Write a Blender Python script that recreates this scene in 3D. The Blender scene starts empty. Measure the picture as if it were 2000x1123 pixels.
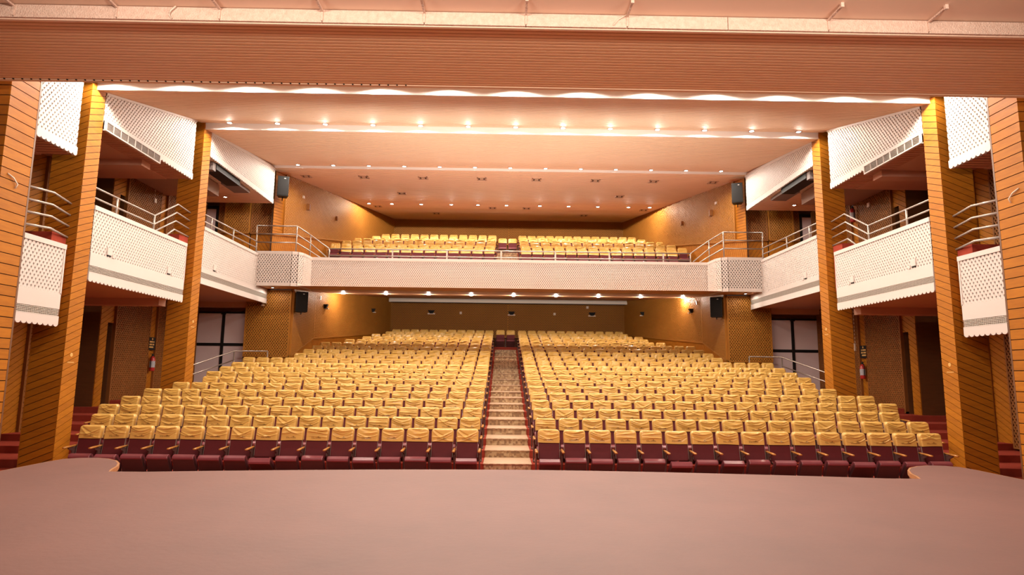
import bpy, bmesh, math, random
from mathutils import Vector, Matrix
random.seed(7)
SC = bpy.context.scene
COL = SC.collection
ZUP = 1.97            # every height below is measured from the lens; the hall floor ends up at z = 0

# ------------------------------------------------------------------ camera
cam_d = bpy.data.cameras.new('camera'); cam = bpy.data.objects.new('camera', cam_d); COL.objects.link(cam)
F_PX, TILT, ROLL, YAW = 1240.0, math.radians(7.9), 0.011, math.atan(16/1240.0)
cam_d.sensor_width = 36.0; cam_d.lens = 36.0*F_PX/2000.0; cam_d.clip_end = 200
fw = Vector((math.sin(YAW)*math.cos(TILT), math.cos(YAW)*math.cos(TILT), math.sin(TILT)))
r0 = Vector((math.cos(YAW), -math.sin(YAW), 0)); u0 = r0.cross(fw)
RR = r0*math.cos(ROLL)+u0*math.sin(ROLL); UU = u0*math.cos(ROLL)-r0*math.sin(ROLL)
m3 = Matrix((RR, UU, -fw)).transposed()
cam.matrix_world = Matrix.Translation((-0.24, 0, 0)) @ m3.to_4x4()
SC.camera = cam

# ------------------------------------------------------------------ world, exposure, lamps and added fills
W = bpy.data.worlds.new('world'); SC.world = W; W.use_nodes = True
bg = W.node_tree.nodes['Background']; bg.inputs[0].default_value = (1.0, 0.80, 0.66, 1); bg.inputs[1].default_value = 0.20
SC.view_settings.view_transform = 'Standard'; SC.view_settings.look = 'None'
SC.view_settings.exposure = 0.12; SC.view_settings.gamma = 1.0; SC.view_settings.use_curve_mapping = False
SC.cycles.use_denoising = True
SC.cycles.max_bounces = 8; SC.cycles.diffuse_bounces = 5; SC.cycles.glossy_bounces = 3
SC.cycles.caustics_reflective = False; SC.cycles.caustics_refractive = False
SC.cycles.sample_clamp_indirect = 6.0
LAMP = (1.0, 0.90, 0.77)
P_COVE, P_REAR, P_UNDER, P_FILL, P_UPFILL = 215.0, 150.0, 85.0, 235.0, 2500.0  # last two power the added floods and ceiling uplighters

# ------------------------------------------------------------------ materials
def mat(name, col, rough=0.5, var=0.0, vscale=3.0, bump=0.0, bscale=40.0, metal=0.0, emit=None, estr=0.0,
        stretch=(1, 1, 1), objvar=0.0, spec=0.5, col2=None, sheen=0.0):
    m = bpy.data.materials.new(name); m.use_nodes = True
    nt = m.node_tree; b = nt.nodes['Principled BSDF']
    b.inputs['Base Color'].default_value = (*col, 1); b.inputs['Roughness'].default_value = rough
    b.inputs['Metallic'].default_value = metal; b.inputs['Specular IOR Level'].default_value = spec
    if sheen: b.inputs['Sheen Weight'].default_value = sheen
    if emit:
        b.inputs['Emission Color'].default_value = (*emit, 1); b.inputs['Emission Strength'].default_value = estr
    if var or bump or objvar:
        tc = nt.nodes.new('ShaderNodeTexCoord'); mp = nt.nodes.new('ShaderNodeMapping')
        mp.inputs['Scale'].default_value = stretch
        nt.links.new(tc.outputs['Object'], mp.inputs['Vector'])
    if var or objvar:
        c2 = col2 or tuple(c*0.55 for c in col)
        n = nt.nodes.new('ShaderNodeTexNoise'); n.inputs['Scale'].default_value = vscale
        n.inputs['Detail'].default_value = 5; n.inputs['Roughness'].default_value = 0.6
        oi = nt.nodes.new('ShaderNodeObjectInfo')
        ad = nt.nodes.new('ShaderNodeVectorMath'); ad.operation = 'ADD'
        sc = nt.nodes.new('ShaderNodeVectorMath'); sc.operation = 'SCALE'; sc.inputs['Scale'].default_value = 17.0
        cx = nt.nodes.new('ShaderNodeCombineXYZ')
        for k in range(3): nt.links.new(oi.outputs['Random'], cx.inputs[k])
        nt.links.new(cx.outputs[0], sc.inputs[0]); nt.links.new(mp.outputs[0], ad.inputs[0]); nt.links.new(sc.outputs[0], ad.inputs[1])
        nt.links.new(ad.outputs[0], n.inputs['Vector'])
        mr = nt.nodes.new('ShaderNodeMapRange'); mr.inputs[1].default_value = 0.3; mr.inputs[2].default_value = 0.75
        mr.inputs[3].default_value = 0.0; mr.inputs[4].default_value = var
        nt.links.new(n.outputs['Fac'], mr.inputs[0])
        a2 = nt.nodes.new('ShaderNodeMath'); a2.operation = 'MULTIPLY_ADD'; a2.inputs[1].default_value = objvar
        nt.links.new(oi.outputs['Random'], a2.inputs[0]); nt.links.new(mr.outputs[0], a2.inputs[2])
        mx = nt.nodes.new('ShaderNodeMix'); mx.data_type = 'RGBA'
        mx.inputs['A'].default_value = (*col, 1); mx.inputs['B'].default_value = (*c2, 1)
        nt.links.new(a2.outputs[0], mx.inputs['Factor']); nt.links.new(mx.outputs['Result'], b.inputs['Base Color'])
    if bump:
        n2 = nt.nodes.new('ShaderNodeTexNoise'); n2.inputs['Scale'].default_value = bscale; n2.inputs['Detail'].default_value = 4
        nt.links.new(mp.outputs[0], n2.inputs['Vector'])
        bp = nt.nodes.new('ShaderNodeBump'); bp.inputs['Strength'].default_value = bump; bp.inputs['Distance'].default_value = 0.02
        nt.links.new(n2.outputs['Fac'], bp.inputs['Height']); nt.links.new(bp.outputs[0], b.inputs['Normal'])
    return m

M = {}
M['ceil'] = mat('peach_panel', (0.84, 0.63, 0.455), 0.75, 0.25, 1.2, spec=0.3, stretch=(0.3, 3, 3), col2=(0.76, 0.54, 0.38))
M['soffit'] = mat('tan_rib_panel', (0.88, 0.57, 0.35), 0.5, 0.3, 1.0, stretch=(0.25, 3, 3), col2=(0.78, 0.46, 0.26))
M['white'] = mat('white_gypsum', (0.615, 0.54, 0.50), 0.6, 0.15, 4.0, col2=(0.54, 0.465, 0.425))
M['cove'] = mat('white_cove_board', (0.86, 0.83, 0.82), 0.5)
M['plaster'] = mat('rough_plaster', (0.80, 0.60, 0.49), 0.9, 0.5, 14.0, bump=1.0, bscale=45, col2=(0.5, 0.28, 0.2))
M['stageceil'] = mat('orange_painted_ceiling', (0.93, 0.68, 0.52), 0.6, 0.12, 0.7)
M['plank'] = mat('teak_plank', (0.46, 0.165, 0.010), 0.55, 0.55, 2.2, stretch=(1.2, 1.2, 9), objvar=0.3, spec=0.18, col2=(0.27, 0.085, 0.008), bump=0.05, bscale=60)
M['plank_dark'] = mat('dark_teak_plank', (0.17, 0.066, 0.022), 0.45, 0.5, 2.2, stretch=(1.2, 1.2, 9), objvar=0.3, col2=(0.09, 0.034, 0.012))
M['plank_red'] = mat('reddish_teak_plank', (0.42, 0.14, 0.012), 0.5, 0.5, 2.0, stretch=(1.2, 1.2, 8), objvar=0.35, spec=0.2, col2=(0.24, 0.075, 0.015))
M['groove'] = mat('groove_backing', (0.035, 0.016, 0.010), 0.8)
M['jali'] = mat('wood_jali', (0.38, 0.155, 0.024), 0.55, 0.4, 1.0, spec=0.2, col2=(0.27, 0.10, 0.015))
M['jali_back'] = mat('jali_backing', (0.045, 0.02, 0.012), 0.85)
M['jali_side'] = mat('brown_jali', (0.26, 0.098, 0.024), 0.6, 0.4, 1.2, spec=0.2, col2=(0.17, 0.062, 0.016))
M['white_back'] = mat('jali_backing_grey', (0.09, 0.06, 0.05), 0.85)
M['under'] = mat('orange_under_board', (0.62, 0.32, 0.15), 0.45, 0.2, 0.6)
M['under_pink'] = mat('pink_soffit_board', (0.62, 0.36, 0.26), 0.6, 0.2, 0.8)
M['slab_grey'] = mat('grey_brown_slab', (0.42, 0.30, 0.25), 0.7, 0.3, 1.0)
M['steel'] = mat('satin_steel', (0.42, 0.36, 0.31), 0.32, metal=0.75)
M['steel_light'] = mat('painted_rail', (0.40, 0.35, 0.31), 0.35, metal=0.3)
M['grille'] = mat('grey_louvre', (0.58, 0.52, 0.46), 0.5)
M['grille_dark'] = mat('louvre_shadow_board', (0.34, 0.30, 0.26), 0.7)
M['black'] = mat('black_plastic', (0.014, 0.013, 0.013), 0.7, spec=0.2, bump=0.15, bscale=220)
M['blackmetal'] = mat('black_metal', (0.011, 0.010, 0.010), 0.55, spec=0.25)
M['maroon'] = mat('maroon_rexine', (0.125, 0.018, 0.022), 0.6, 0.4, 9.0, spec=0.22, col2=(0.085, 0.013, 0.016), bump=0.06, bscale=160)
M['pan'] = mat('maroon_seat_shell', (0.085, 0.030, 0.030), 0.38, 0.4, 7.0, col2=(0.055, 0.024, 0.022))
M['panlip'] = mat('maroon_seat_cushion', (0.24, 0.06, 0.075), 0.28, 0.3, 7.0)
M['arm'] = mat('varnished_arm', (0.50, 0.21, 0.045), 0.25, 0.4, 8.0, objvar=0.3)
M['stand'] = mat('seat_stand_metal', (0.10, 0.045, 0.040), 0.45)
M['carpet'] = mat('red_carpet', (0.38, 0.062, 0.038), 0.9, spec=0.1, var=0.4, vscale=5.0, bump=0.3, bscale=200)
M['stage'] = mat('stage_vinyl', (0.205, 0.096, 0.079), 0.6, 0.65, 0.9, col2=(0.140, 0.068, 0.057), bump=0.12, bscale=14)
M['stagelip'] = mat('stage_edge_wood', (0.50, 0.24, 0.10), 0.5, 0.4, 6.0)
M['pane'] = mat('mauve_frosted_pane', (0.74, 0.62, 0.63), 0.45)
M['cream'] = mat('cream_plastic', (0.72, 0.60, 0.47), 0.5)
M['gold'] = mat('gold_print', (0.66, 0.38, 0.11), 0.5)
M['red'] = mat('red_enamel', (0.45, 0.03, 0.025), 0.3)
M['paper'] = mat('printed_label', (0.55, 0.55, 0.58), 0.5, 0.7, 60.0, col2=(0.15, 0.15, 0.2))
M['lens'] = mat('lit_lens', (1, 1, 1), 0.4, emit=(1.0, 0.93, 0.80), estr=40.0)
M['vent'] = mat('vent_frame', (0.62, 0.42, 0.30), 0.5)
M['ventdark'] = mat('vent_throat', (0.12, 0.07, 0.05), 0.8)
M['screenbox'] = mat('screen_housing', (0.80, 0.72, 0.64), 0.5)
M['duct'] = mat('grey_duct', (0.20, 0.16, 0.15), 0.6)
M['wire'] = mat('cable_sheath', (0.75, 0.62, 0.50), 0.5)

def cover_mat(name, printed):
    m = mat(name, (0.70, 0.425, 0.105), 0.27, 0.25, 4.0, col2=(0.62, 0.34, 0.065), sheen=0.1)
    nt = m.node_tree; b = nt.nodes['Principled BSDF']
    if printed:
        tc = nt.nodes.new('ShaderNodeTexCoord'); sp = nt.nodes.new('ShaderNodeSeparateXYZ')
        nt.links.new(tc.outputs['Object'], sp.inputs[0])
        def mth(op, a, b_=None, c=None):
            n = nt.nodes.new('ShaderNodeMath'); n.operation = op
            for i, v in enumerate((a, b_, c)):
                if v is None: continue
                if isinstance(v, (int, float)): n.inputs[i].default_value = v
                else: nt.links.new(v, n.inputs[i])
            return n.outputs[0]
        x, y, z = sp.outputs
        def box(cx, cz, hx, hz):
            return mth('MULTIPLY', mth('LESS_THAN', mth('ABSOLUTE', mth('SUBTRACT', x, cx)), hx),
                       mth('LESS_THAN', mth('ABSOLUTE', mth('SUBTRACT', z, cz)), hz))
        wv = nt.nodes.new('ShaderNodeTexNoise'); wv.inputs['Scale'].default_value = 170
        nt.links.new(tc.outputs['Object'], wv.inputs['Vector'])
        dash = mth('GREATER_THAN', wv.outputs['Fac'], 0.46)
        t1 = mth('MULTIPLY', box(-0.01, 0.700, 0.095, 0.0065), dash)
        t2 = mth('MULTIPLY', box(-0.085, 0.718, 0.028, 0.005), dash)
        dia = mth('LESS_THAN', mth('ADD', mth('ABSOLUTE', mth('SUBTRACT', x, 0.035)), mth('MULTIPLY', mth('ABSOLUTE', mth('SUBTRACT', z, 0.722)), 1.2)), 0.018)
        arc = box(0.035, 0.716, 0.040, 0.003)
        tot = mth('MINIMUM', mth('ADD', mth('ADD', t1, t2), mth('ADD', dia, arc)), 1.0)
        fr = mth('LESS_THAN', y, 0.02)
        tot = mth('MULTIPLY', mth('MULTIPLY', tot, fr), 0.75)
        old = b.inputs['Base Color'].links[0].from_socket
        mx = nt.nodes.new('ShaderNodeMix'); mx.data_type = 'RGBA'
        nt.links.new(tot, mx.inputs['Factor']); nt.links.new(old, mx.inputs['A'])
        mx.inputs['B'].default_value = (0.10, 0.035, 0.012, 1)
        nt.links.new(mx.outputs['Result'], b.inputs['Base Color'])
    return m
M['cover'] = cover_mat('gold_satin_printed', True)
M['cover_plain'] = cover_mat('gold_satin', False)

def tile_mat(name, a, b_, c_, tile, tri=False):
    m = mat(name, a, 0.5); nt = m.node_tree; bs = nt.nodes['Principled BSDF']
    tc = nt.nodes.new('ShaderNodeTexCoord'); mp = nt.nodes.new('ShaderNodeMapping')
    mp.inputs['Scale'].default_value = (1/tile, 1/tile, 1/tile)
    nt.links.new(tc.outputs['Object'], mp.inputs['Vector'])
    v = nt.nodes.new('ShaderNodeTexVoronoi') if tri else nt.nodes.new('ShaderNodeTexChecker')
    if tri:
        v.distance = 'MANHATTAN'; v.inputs['Randomness'].default_value = 0.35; v.inputs['Scale'].default_value = 1.0
        nt.links.new(mp.outputs[0], v.inputs['Vector'])
        rmp = nt.nodes.new('ShaderNodeValToRGB'); rmp.color_ramp.interpolation = 'CONSTANT'
        e = rmp.color_ramp.elements; e[0].position = 0; e[0].color = (*a, 1); e[1].position = 0.35; e[1].color = (*b_, 1)
        e2 = e.new(0.68); e2.color = (*c_, 1)
        sx = nt.nodes.new('ShaderNodeSeparateXYZ'); nt.links.new(v.outputs['Color'], sx.inputs[0])
        nt.links.new(sx.outputs[0], rmp.inputs[0]); nt.links.new(rmp.outputs[0], bs.inputs['Base Color'])
    else:
        v.inputs['Scale'].default_value = 1.0; v.inputs['Color1'].default_value = (*a, 1); v.inputs['Color2'].default_value = (*b_, 1)
        nt.links.new(mp.outputs[0], v.inputs['Vector']); nt.links.new(v.outputs[0], bs.inputs['Base Color'])
    return m
M['tread'] = tile_mat('cream_tread_tile', (0.55, 0.38, 0.24), (0.44, 0.28, 0.17), None, 0.075)
M['riser'] = tile_mat('mosaic_riser', (0.42, 0.27, 0.14), (0.28, 0.17, 0.09), (0.52, 0.38, 0.22), 0.055, True)

# ------------------------------------------------------------------ mesh helpers
def V(*a): return Vector(a)
class MB:
    def __init__(s): s.v = []; s.f = []; s.m = []; s.cur = 0
    def add(s, vs, fs):
        o = len(s.v); s.v.extend([tuple(p) for p in vs])
        for f in fs: s.f.append(tuple(o+i for i in f)); s.m.append(s.cur)
        return s
    def box(s, x0, x1, y0, y1, z0, z1):
        vs = [(x, y, z) for x in (x0, x1) for y in (y0, y1) for z in (z0, z1)]
        return s.add(vs, [(0, 1, 3, 2), (4, 6, 7, 5), (0, 4, 5, 1), (2, 3, 7, 6), (0, 2, 6, 4), (1, 5, 7, 3)])
    def plate(s, poly, O, U, Vv, N, t0, t1, back=True):
        n = len(poly); O = Vector(O); U = Vector(U); Vv = Vector(Vv); N = Vector(N)
        a = [O+U*p[0]+Vv*p[1]+N*t1 for p in poly]; b = [O+U*p[0]+Vv*p[1]+N*t0 for p in poly]
        fs = [tuple(range(n))]
        if back: fs.append(tuple(range(2*n-1, n-1, -1)))
        fs += [(i, n+i, n+(i+1) % n, (i+1) % n) for i in range(n)]
        return s.add(a+b, fs)
    def loft(s, loops, cap0=True, cap1=True):
        n = len(loops[0]); vs = [p for l in loops for p in l]; fs = []
        for k in range(len(loops)-1):
            for i in range(n):
                j = (i+1) % n; fs.append((k*n+i, k*n+j, (k+1)*n+j, (k+1)*n+i))
        if cap0: fs.append(tuple(range(n-1, -1, -1)))
        if cap1: fs.append(tuple((len(loops)-1)*n+i for i in range(n)))
        return s.add(vs, fs)
    def tube(s, pts, r, n=8):
        pts = [Vector(p) for p in pts]; loops = []
        for i, p in enumerate(pts):
            if i == 0: t = pts[1]-p
            elif i == len(pts)-1: t = p-pts[i-1]
            else: t = (pts[i+1]-p).normalized()+(p-pts[i-1]).normalized()
            t.normalize()
            a = t.cross(V(0, 0, 1)) if abs(t.z) < 0.95 else t.cross(V(0, 1, 0))
            a.normalize(); b = t.cross(a)
            rr = r
            if 0 < i < len(pts)-1:
                c = (p-pts[i-1]).normalized().dot(t); rr = r/max(c, 0.5)**0.5
            loops.append([p+(a*math.cos(2*math.pi*k/n)+b*math.sin(2*math.pi*k/n))*rr for k in range(n)])
        return s.loft(loops)
    def lathe(s, prof, c, n=16, axis='z'):
        c = Vector(c); loops = []
        for (r, h) in prof:
            l = []
            for k in range(n):
                a = 2*math.pi*k/n
                q = V(r*math.cos(a), r*math.sin(a), h)
                if axis == 'y': q = V(q.x, q.z, q.y)
                if axis == 'x': q = V(q.z, q.x, q.y)
                l.append(c+q)
            loops.append(l)
        return s.loft(loops)

MESHCOUNT = 0
WORLD = {}
def setp(o, label=None, cat=None, group=None, kind=None):
    if label: o['label'] = label
    if cat: o['category'] = cat
    if group: o['group'] = group
    if kind: o['kind'] = kind
    return o
def base_of(o):
    p = Vector((0, 0, 0))
    while o is not None: p = p+o.location; o = o.parent
    return p
def tomesh(name, mb, mats, smooth=False, off=Vector((0, 0, 0))):
    me = bpy.data.meshes.new(name)
    me.from_pydata([(v[0]-off.x, v[1]-off.y, v[2]-off.z) for v in mb.v], [], mb.f)
    mats = mats if isinstance(mats, (list, tuple)) else [mats]
    for x in mats: me.materials.append(M[x] if isinstance(x, str) else x)
    if len(mats) > 1: me.polygons.foreach_set('material_index', mb.m)
    bm = bmesh.new(); bm.from_mesh(me); bmesh.ops.recalc_face_normals(bm, faces=bm.faces[:]); bm.to_mesh(me); bm.free()
    if smooth: me.polygons.foreach_set('use_smooth', [True]*len(me.polygons))
    me.update(); return me
def obj(name, mb, mats, parent=None, smooth=False, label=None, cat=None, group=None, kind=None):
    if parent is not None: off = base_of(parent); loc = Vector((0, 0, 0))
    else:
        xs = [v[0] for v in mb.v]; ys = [v[1] for v in mb.v]; zs = [v[2] for v in mb.v]
        off = Vector(((min(xs)+max(xs))/2, (min(ys)+max(ys))/2, min(zs))); loc = off
    o = bpy.data.objects.new(name, tomesh(name, mb, mats, smooth, off)); COL.objects.link(o)
    o.location = loc; o.parent = parent
    return setp(o, label, cat, group, kind)
def thing(name, loc, label=None, cat=None, group=None, kind=None):
    o = bpy.data.objects.new(name, None); COL.objects.link(o); o.location = loc; o.empty_display_size = 0.1
    return setp(o, label, cat, group, kind)

def clip(poly, a, b, c):
    out = []
    n = len(poly)
    for i in range(n):
        p, q = poly[i], poly[(i+1) % n]
        dp, dq = a*p[0]+b*p[1]-c, a*q[0]+b*q[1]-c
        if dp <= 0: out.append(p)
        if (dp < 0 < dq) or (dq < 0 < dp):
            t = dp/(dp-dq); out.append((p[0]+(q[0]-p[0])*t, p[1]+(q[1]-p[1])*t))
    return out
def area(p): return abs(sum(p[i][0]*p[(i+1) % len(p)][1]-p[(i+1) % len(p)][0]*p[i][1] for i in range(len(p))))/2
PX, PZ = 0.100, 0.140
def jali(mb, poly, O, U, Vv, N, t=0.03, wx=0.058, px=PX, pz=PZ, off=0.0):
    """two crossing families of slanting bars, clipped to a convex outline: real diamond openings"""
    for fam in (1, -1):
        k = px/pz*fam
        vals = [p[0]-k*p[1] for p in poly]
        i = math.floor(min(vals)/px)-1
        while i*px < max(vals)+px:
            q = clip(poly, 1, -k, i*px+wx/2); q = clip(q, -1, k, -(i*px-wx/2)) if len(q) > 2 else q
            if len(q) > 2 and area(q) > 2e-5:
                mb.plate(q, O, U, Vv, N, off, off+t+(0.006 if fam > 0 else 0.0), back=False)
            i += 1
    return mb
def frame2d(mb, poly, O, U, Vv, N, t0, t1, w):
    """flat border band of width w just inside a convex outline"""
    n = len(poly); cx = sum(p[0] for p in poly)/n; cy = sum(p[1] for p in poly)/n
    for i in range(n):
        p, q = poly[i], poly[(i+1) % n]
        ex, ey = q[0]-p[0], q[1]-p[1]; L = math.hypot(ex, ey)
        nx, ny = -ey/L, ex/L
        if nx*(cx-p[0])+ny*(cy-p[1]) < 0: nx, ny = -nx, -ny
        c = nx*p[0]+ny*p[1]
        b = clip(poly, nx, ny, c+w)
        if len(b) > 2: mb.plate(b, O, U, Vv, N, t0, t1+0.001*i, back=False)
    return mb
def planks(poly, ang, w, gap, u_off=0.0):
    t = math.tan(ang); sn, cs = math.sin(ang), math.cos(ang)
    vals = [(-sn*(p[0]+u_off)+cs*p[1]) for p in poly]; out = []
    i = math.floor(min(vals)/w)-1
    while i*w < max(vals):
        q = clip(poly, -sn, cs, (i+1)*w-gap/2+sn*u_off)
        q = clip(q, sn, -cs, -(i*w+gap/2+sn*u_off)) if len(q) > 2 else q
        if len(q) > 2 and area(q) > 1e-4: out.append(q)
        i += 1
    return out
def rect(a0, b0, a1, b1): return [(a0, b0), (a1, b0), (a1, b1), (a0, b1)]

ORD = ['zeroth', 'first', 'second', 'third', 'fourth', 'fifth', 'sixth', 'seventh', 'eighth', 'ninth', 'tenth', 'eleventh', 'twelfth',
       'thirteenth', 'fourteenth', 'fifteenth', 'sixteenth', 'seventeenth', 'eighteenth', 'nineteenth', 'twentieth']
SIDE = {-1: 'left', 1: 'right'}
XB, XS = 9.23, 12.1        # balcony face plane, outer side wall
AX = -0.12                 # middle of the stair aisle

# seat rows
ROW_D = [13.0+1.0*i if i <= 10 else 23.0+1.16*(i-10) for i in range(20)]
ROW_T = [-1.07+0.158*i if i <= 9 else 0.352+0.2*(i-9) for i in range(20)]
ROW_F = [t-0.90 for t in ROW_T]

# ------------------------------------------------------------------ FLOORS
FLOOR_Z = ROW_F[0]
prof = [(8.6, FLOOR_Z), (ROW_D[1]-0.5, FLOOR_Z)]
for i in range(1, 20):
    prof.append((ROW_D[i]-0.5, ROW_F[i])); prof.append(((ROW_D[i+1]-0.5) if i < 19 else 35.3, ROW_F[i]))
mb = MB(); xw = 13.0; n = len(prof)
for (pf, xa, xb) in ((prof[:16], -xw, xw), (prof[15:], -10.0, 10.0)):
    m_ = len(pf); mb.add([(x, d, z) for x in (xa, xb) for d, z in pf], [(i, i+1, m_+i+1, m_+i) for i in range(m_-1)])
for q in (-1, 1): mb.box(q*10.0, q*xw, prof[15][0], 25.0, prof[15][1]-0.1, prof[15][1])
low = [(x, d, FLOOR_Z-0.3) for x in (-xw, xw) for d in (8.6, 35.3)]
mb.add(low, [(0, 1, 3, 2)])
obj('floor', mb, 'carpet', label='stepped red carpet floor under the rows of seats', kind='structure')

# stage with the two rounded side bays
ST = -1.43
edgeL = [(-7.40, 9.3), (-7.43, 10.5), (-7.40, 10.80), (-7.25, 10.93), (-7.0, 10.97), (-6.75, 10.86), (-6.50, 10.66), (-6.28, 10.36), (-6.12, 10.05), (-6.02, 9.75), (-5.9, 9.50)]
mid = [(-5.4, 9.50), (-4.4, 9.66), (-3.3, 9.80), (-2.2, 9.92), (-1.0, 10.00), (0, 10.03), (1.0, 10.0), (2.2, 9.92), (3.3, 9.80), (4.4, 9.66), (5.4, 9.50)]
edgeR = [(-x, d) for x, d in reversed(edgeL)]
outline = [(-12.4, -5), (-12.4, 9.3)]+edgeL+mid+edgeR+[(12.4, 9.3), (12.4, -5)]
mb = MB(); mb.plate(outline, (0, 0, 0), (1, 0, 0), (0, 1, 0), (0, 0, 1), ST-0.05, ST)
stg = obj('floor_stage', mb, 'stage', label='brown vinyl stage floor with rounded front corners', kind='structure')
run = edgeL+mid+edgeR
def edge_strip(off_out, z0, z1):
    mb = MB(); a = []; 
    for i, (x, d) in enumerate(run):
        p0 = run[max(i-1, 0)]; p1 = run[min(i+1, len(run)-1)]
        tx, ty = p1[0]-p0[0], p1[1]-p0[1]; L = math.hypot(tx, ty); nx, ny = -ty/L, tx/L
        a.append([(x+nx*0.0, d+ny*0.0, z1), (x+nx*off_out, d+ny*off_out, z1), (x+nx*off_out, d+ny*off_out, z0), (x, d, z0)])
    mb.loft(a); return mb
obj('edge_moulding', edge_strip(0.03, ST-0.07, ST-0.004), 'stagelip', stg, label='pale wooden lip along the stage edge')
obj('front_skirt', edge_strip(0.012, FLOOR_Z, ST-0.07), 'plank_dark', stg)

# aisle stairs
stairs = thing('stair_aisle', (AX, ROW_D[1]-0.5, FLOOR_Z), label='tiled stairs climbing the centre aisle between the seat blocks', cat='stairs')
for i in range(1, 19):
    d0, d1 = ROW_D[i]-0.52, (ROW_D[i+1]-0.52 if i < 18 else ROW_D[18]+0.2)
    hw0 = 0.490+0.03*(d0-13)/20; zb = ROW_F[i-1]; zt = ROW_F[i]+0.012
    st = thing('step', (0, 0, 0)); st.parent = stairs
    mb = MB(); mb.box(AX-hw0, AX+hw0, d0, d0+0.04, zb, zt-0.02); obj('riser', mb, 'riser', st)
    mb = MB(); mb.box(AX-hw0-0.01, AX+hw0+0.01, d0-0.025, d1, zt-0.02, zt); obj('tread', mb, 'tread', st)

# ------------------------------------------------------------------ CEILING (saw-tooth of slatted panels)
def slat_profile(p0, p1, pitch, groove, depth):
    """points from p0 to p1 in the (d,z) plane with narrow grooves pushed upwards"""
    L = math.hypot(p1[0]-p0[0], p1[1]-p0[1]); ux, uz = (p1[0]-p0[0])/L, (p1[1]-p0[1])/L
    n = max(1, int(L/pitch)); pitch = L/n; out = []
    for k in range(n):
        for a, h in ((0, 0), (pitch-groove, 0), (pitch-groove+0.004, depth), (pitch-0.004, depth)):
            s = k*pitch+a; out.append((p0[0]+ux*s-uz*h, p0[1]+uz*s+ux*h))
    out.append(p1); return out
def sweep_x(profile, x0, x1):
    mb = MB(); n = len(profile)
    mb.add([(x, d, z) for x in (x0, x1) for d, z in profile], [(i, i+1, n+i+1, n+i) for i in range(n-1)]); return mb
CA, CB, CC, CD, CE = (13.35, 6.30), (13.40, 6.13), (18.3, 7.40), (18.32, 7.21), (23.95, 8.01)
CF, CG = (23.97, 7.92), (35.2, 8.67)
ceil = thing('ceiling', (0, 10.6, 6.3), label='stepped peach slatted ceiling over the seats', kind='structure')
obj('slat_panel', sweep_x(slat_profile((10.62, 6.30), CA, 0.2, 0.03, 0.03), -9.6, 9.6), 'ceil', ceil)
obj('slat_panel', sweep_x(slat_profile(CB, CC, 0.19, 0.04, 0.035), -9.35, 9.35), 'ceil', ceil)
obj('slat_panel', sweep_x(slat_profile(CD, CE, 0.19, 0.04, 0.035), -9.35, 9.35), 'ceil', ceil)
obj('slat_panel', sweep_x(slat_profile(CF, CG, 0.19, 0.04, 0.035), -9.5, 9.5), 'ceil', ceil)
for a, b in ((CA, CB), (CC, CD), (CE, CF)):
    mb = MB(); mb.box(-9.4, 9.4, a[0], a[0]+0.05, b[1]-0.004, a[1]+0.04); obj('cove_board', mb, 'cove', ceil)
mb = MB(); mb.box(-13.5, 13.5, 10.62, 36, 9.0, 9.1); obj('roof_slab', mb, 'slab_grey', ceil)

# stage header: slatted soffit, plaster strip, stage ceiling, brackets
hdr = thing('ceiling_stage', (0, 8.6, 5.03), label='stage opening header with ribbed soffit and rough plaster strip', kind='structure')
rib = slat_profile((8.68, 5.03), (10.58, 5.03), 0.087, 0.026, 0.024)
obj('ribbed_soffit', sweep_x(rib, -12.4, 12.4), 'soffit', hdr)
mb = MB(); mb.box(-12.4, 12.4, 10.58, 10.66, 5.02, 6.5); obj('header_face', mb, 'ceil', hdr)
mb = MB(); mb.box(-12.4, 12.4, -5, 8.62, 5.215, 5.3); obj('stage_ceiling_board', mb, 'stageceil', hdr)
mb = MB(); mb.box(-12.4, 12.4, 8.62, 8.66, 5.0, 5.35); obj('lip_board', mb, 'stageceil', hdr)
for k in range(-8, 8):
    x0 = 0.03+1.47*k
    mb = MB(); mb.box(x0+0.006, x0+1.464, 8.575, 8.625, 5.012, 5.205); obj('plaster_panel', mb, 'plaster', hdr)
for k in range(48):
    mb = MB() if k == 0 else mb
    x0 = -9.3+0.155*k; mb.box(x0, x0+0.022, 10.56, 10.585, 5.016, 5.032)
obj('edge_clips', mb, 'blackmetal', hdr, kind='stuff')
hk = 0
for k in range(-6, 7):
    if k == 2: continue
    x0 = 0.03+1.47*k; hk += 1
    b = thing('ceiling_bracket', (x0, 8.57, 5.12), label='peach bar bracket on plaster strip above stage, %s from left' % ORD[hk], cat='bracket', group='curtain track brackets')
    mb = MB(); mb.box(x0-0.016, x0+0.016, 8.20, 8.575, 5.165, 5.19); obj('arm', mb, 'plaster', b)
    mb = MB(); mb.box(x0-0.022, x0+0.022, 8.17, 8.21, 5.15, 5.215); obj('end_tab', mb, 'plaster', b)
    mb = MB(); mb.box(x0-0.012, x0+0.012, 8.558, 8.575, 5.03, 5.18); obj('wall_plate', mb, 'plaster', b)
cl = MB(); cl.tube([(-5.05, 8.56, 5.02), (-5.09, 8.55, 5.07), (-5.07, 8.54, 5.13), (-5.0, 8.54, 5.20)], 0.012, 6)
obj('cable', cl, 'wire', smooth=True, label='short bent cable on plaster strip at upper left', cat='cable')
cl = MB(); cl.tube([(1.30, 8.56, 5.04), (1.36, 8.55, 5.12), (1.48, 8.54, 5.19)], 0.008, 6)
obj('cable', cl, 'wire', smooth=True, label='thin loose wire on plaster strip near the middle', cat='cable')

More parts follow.
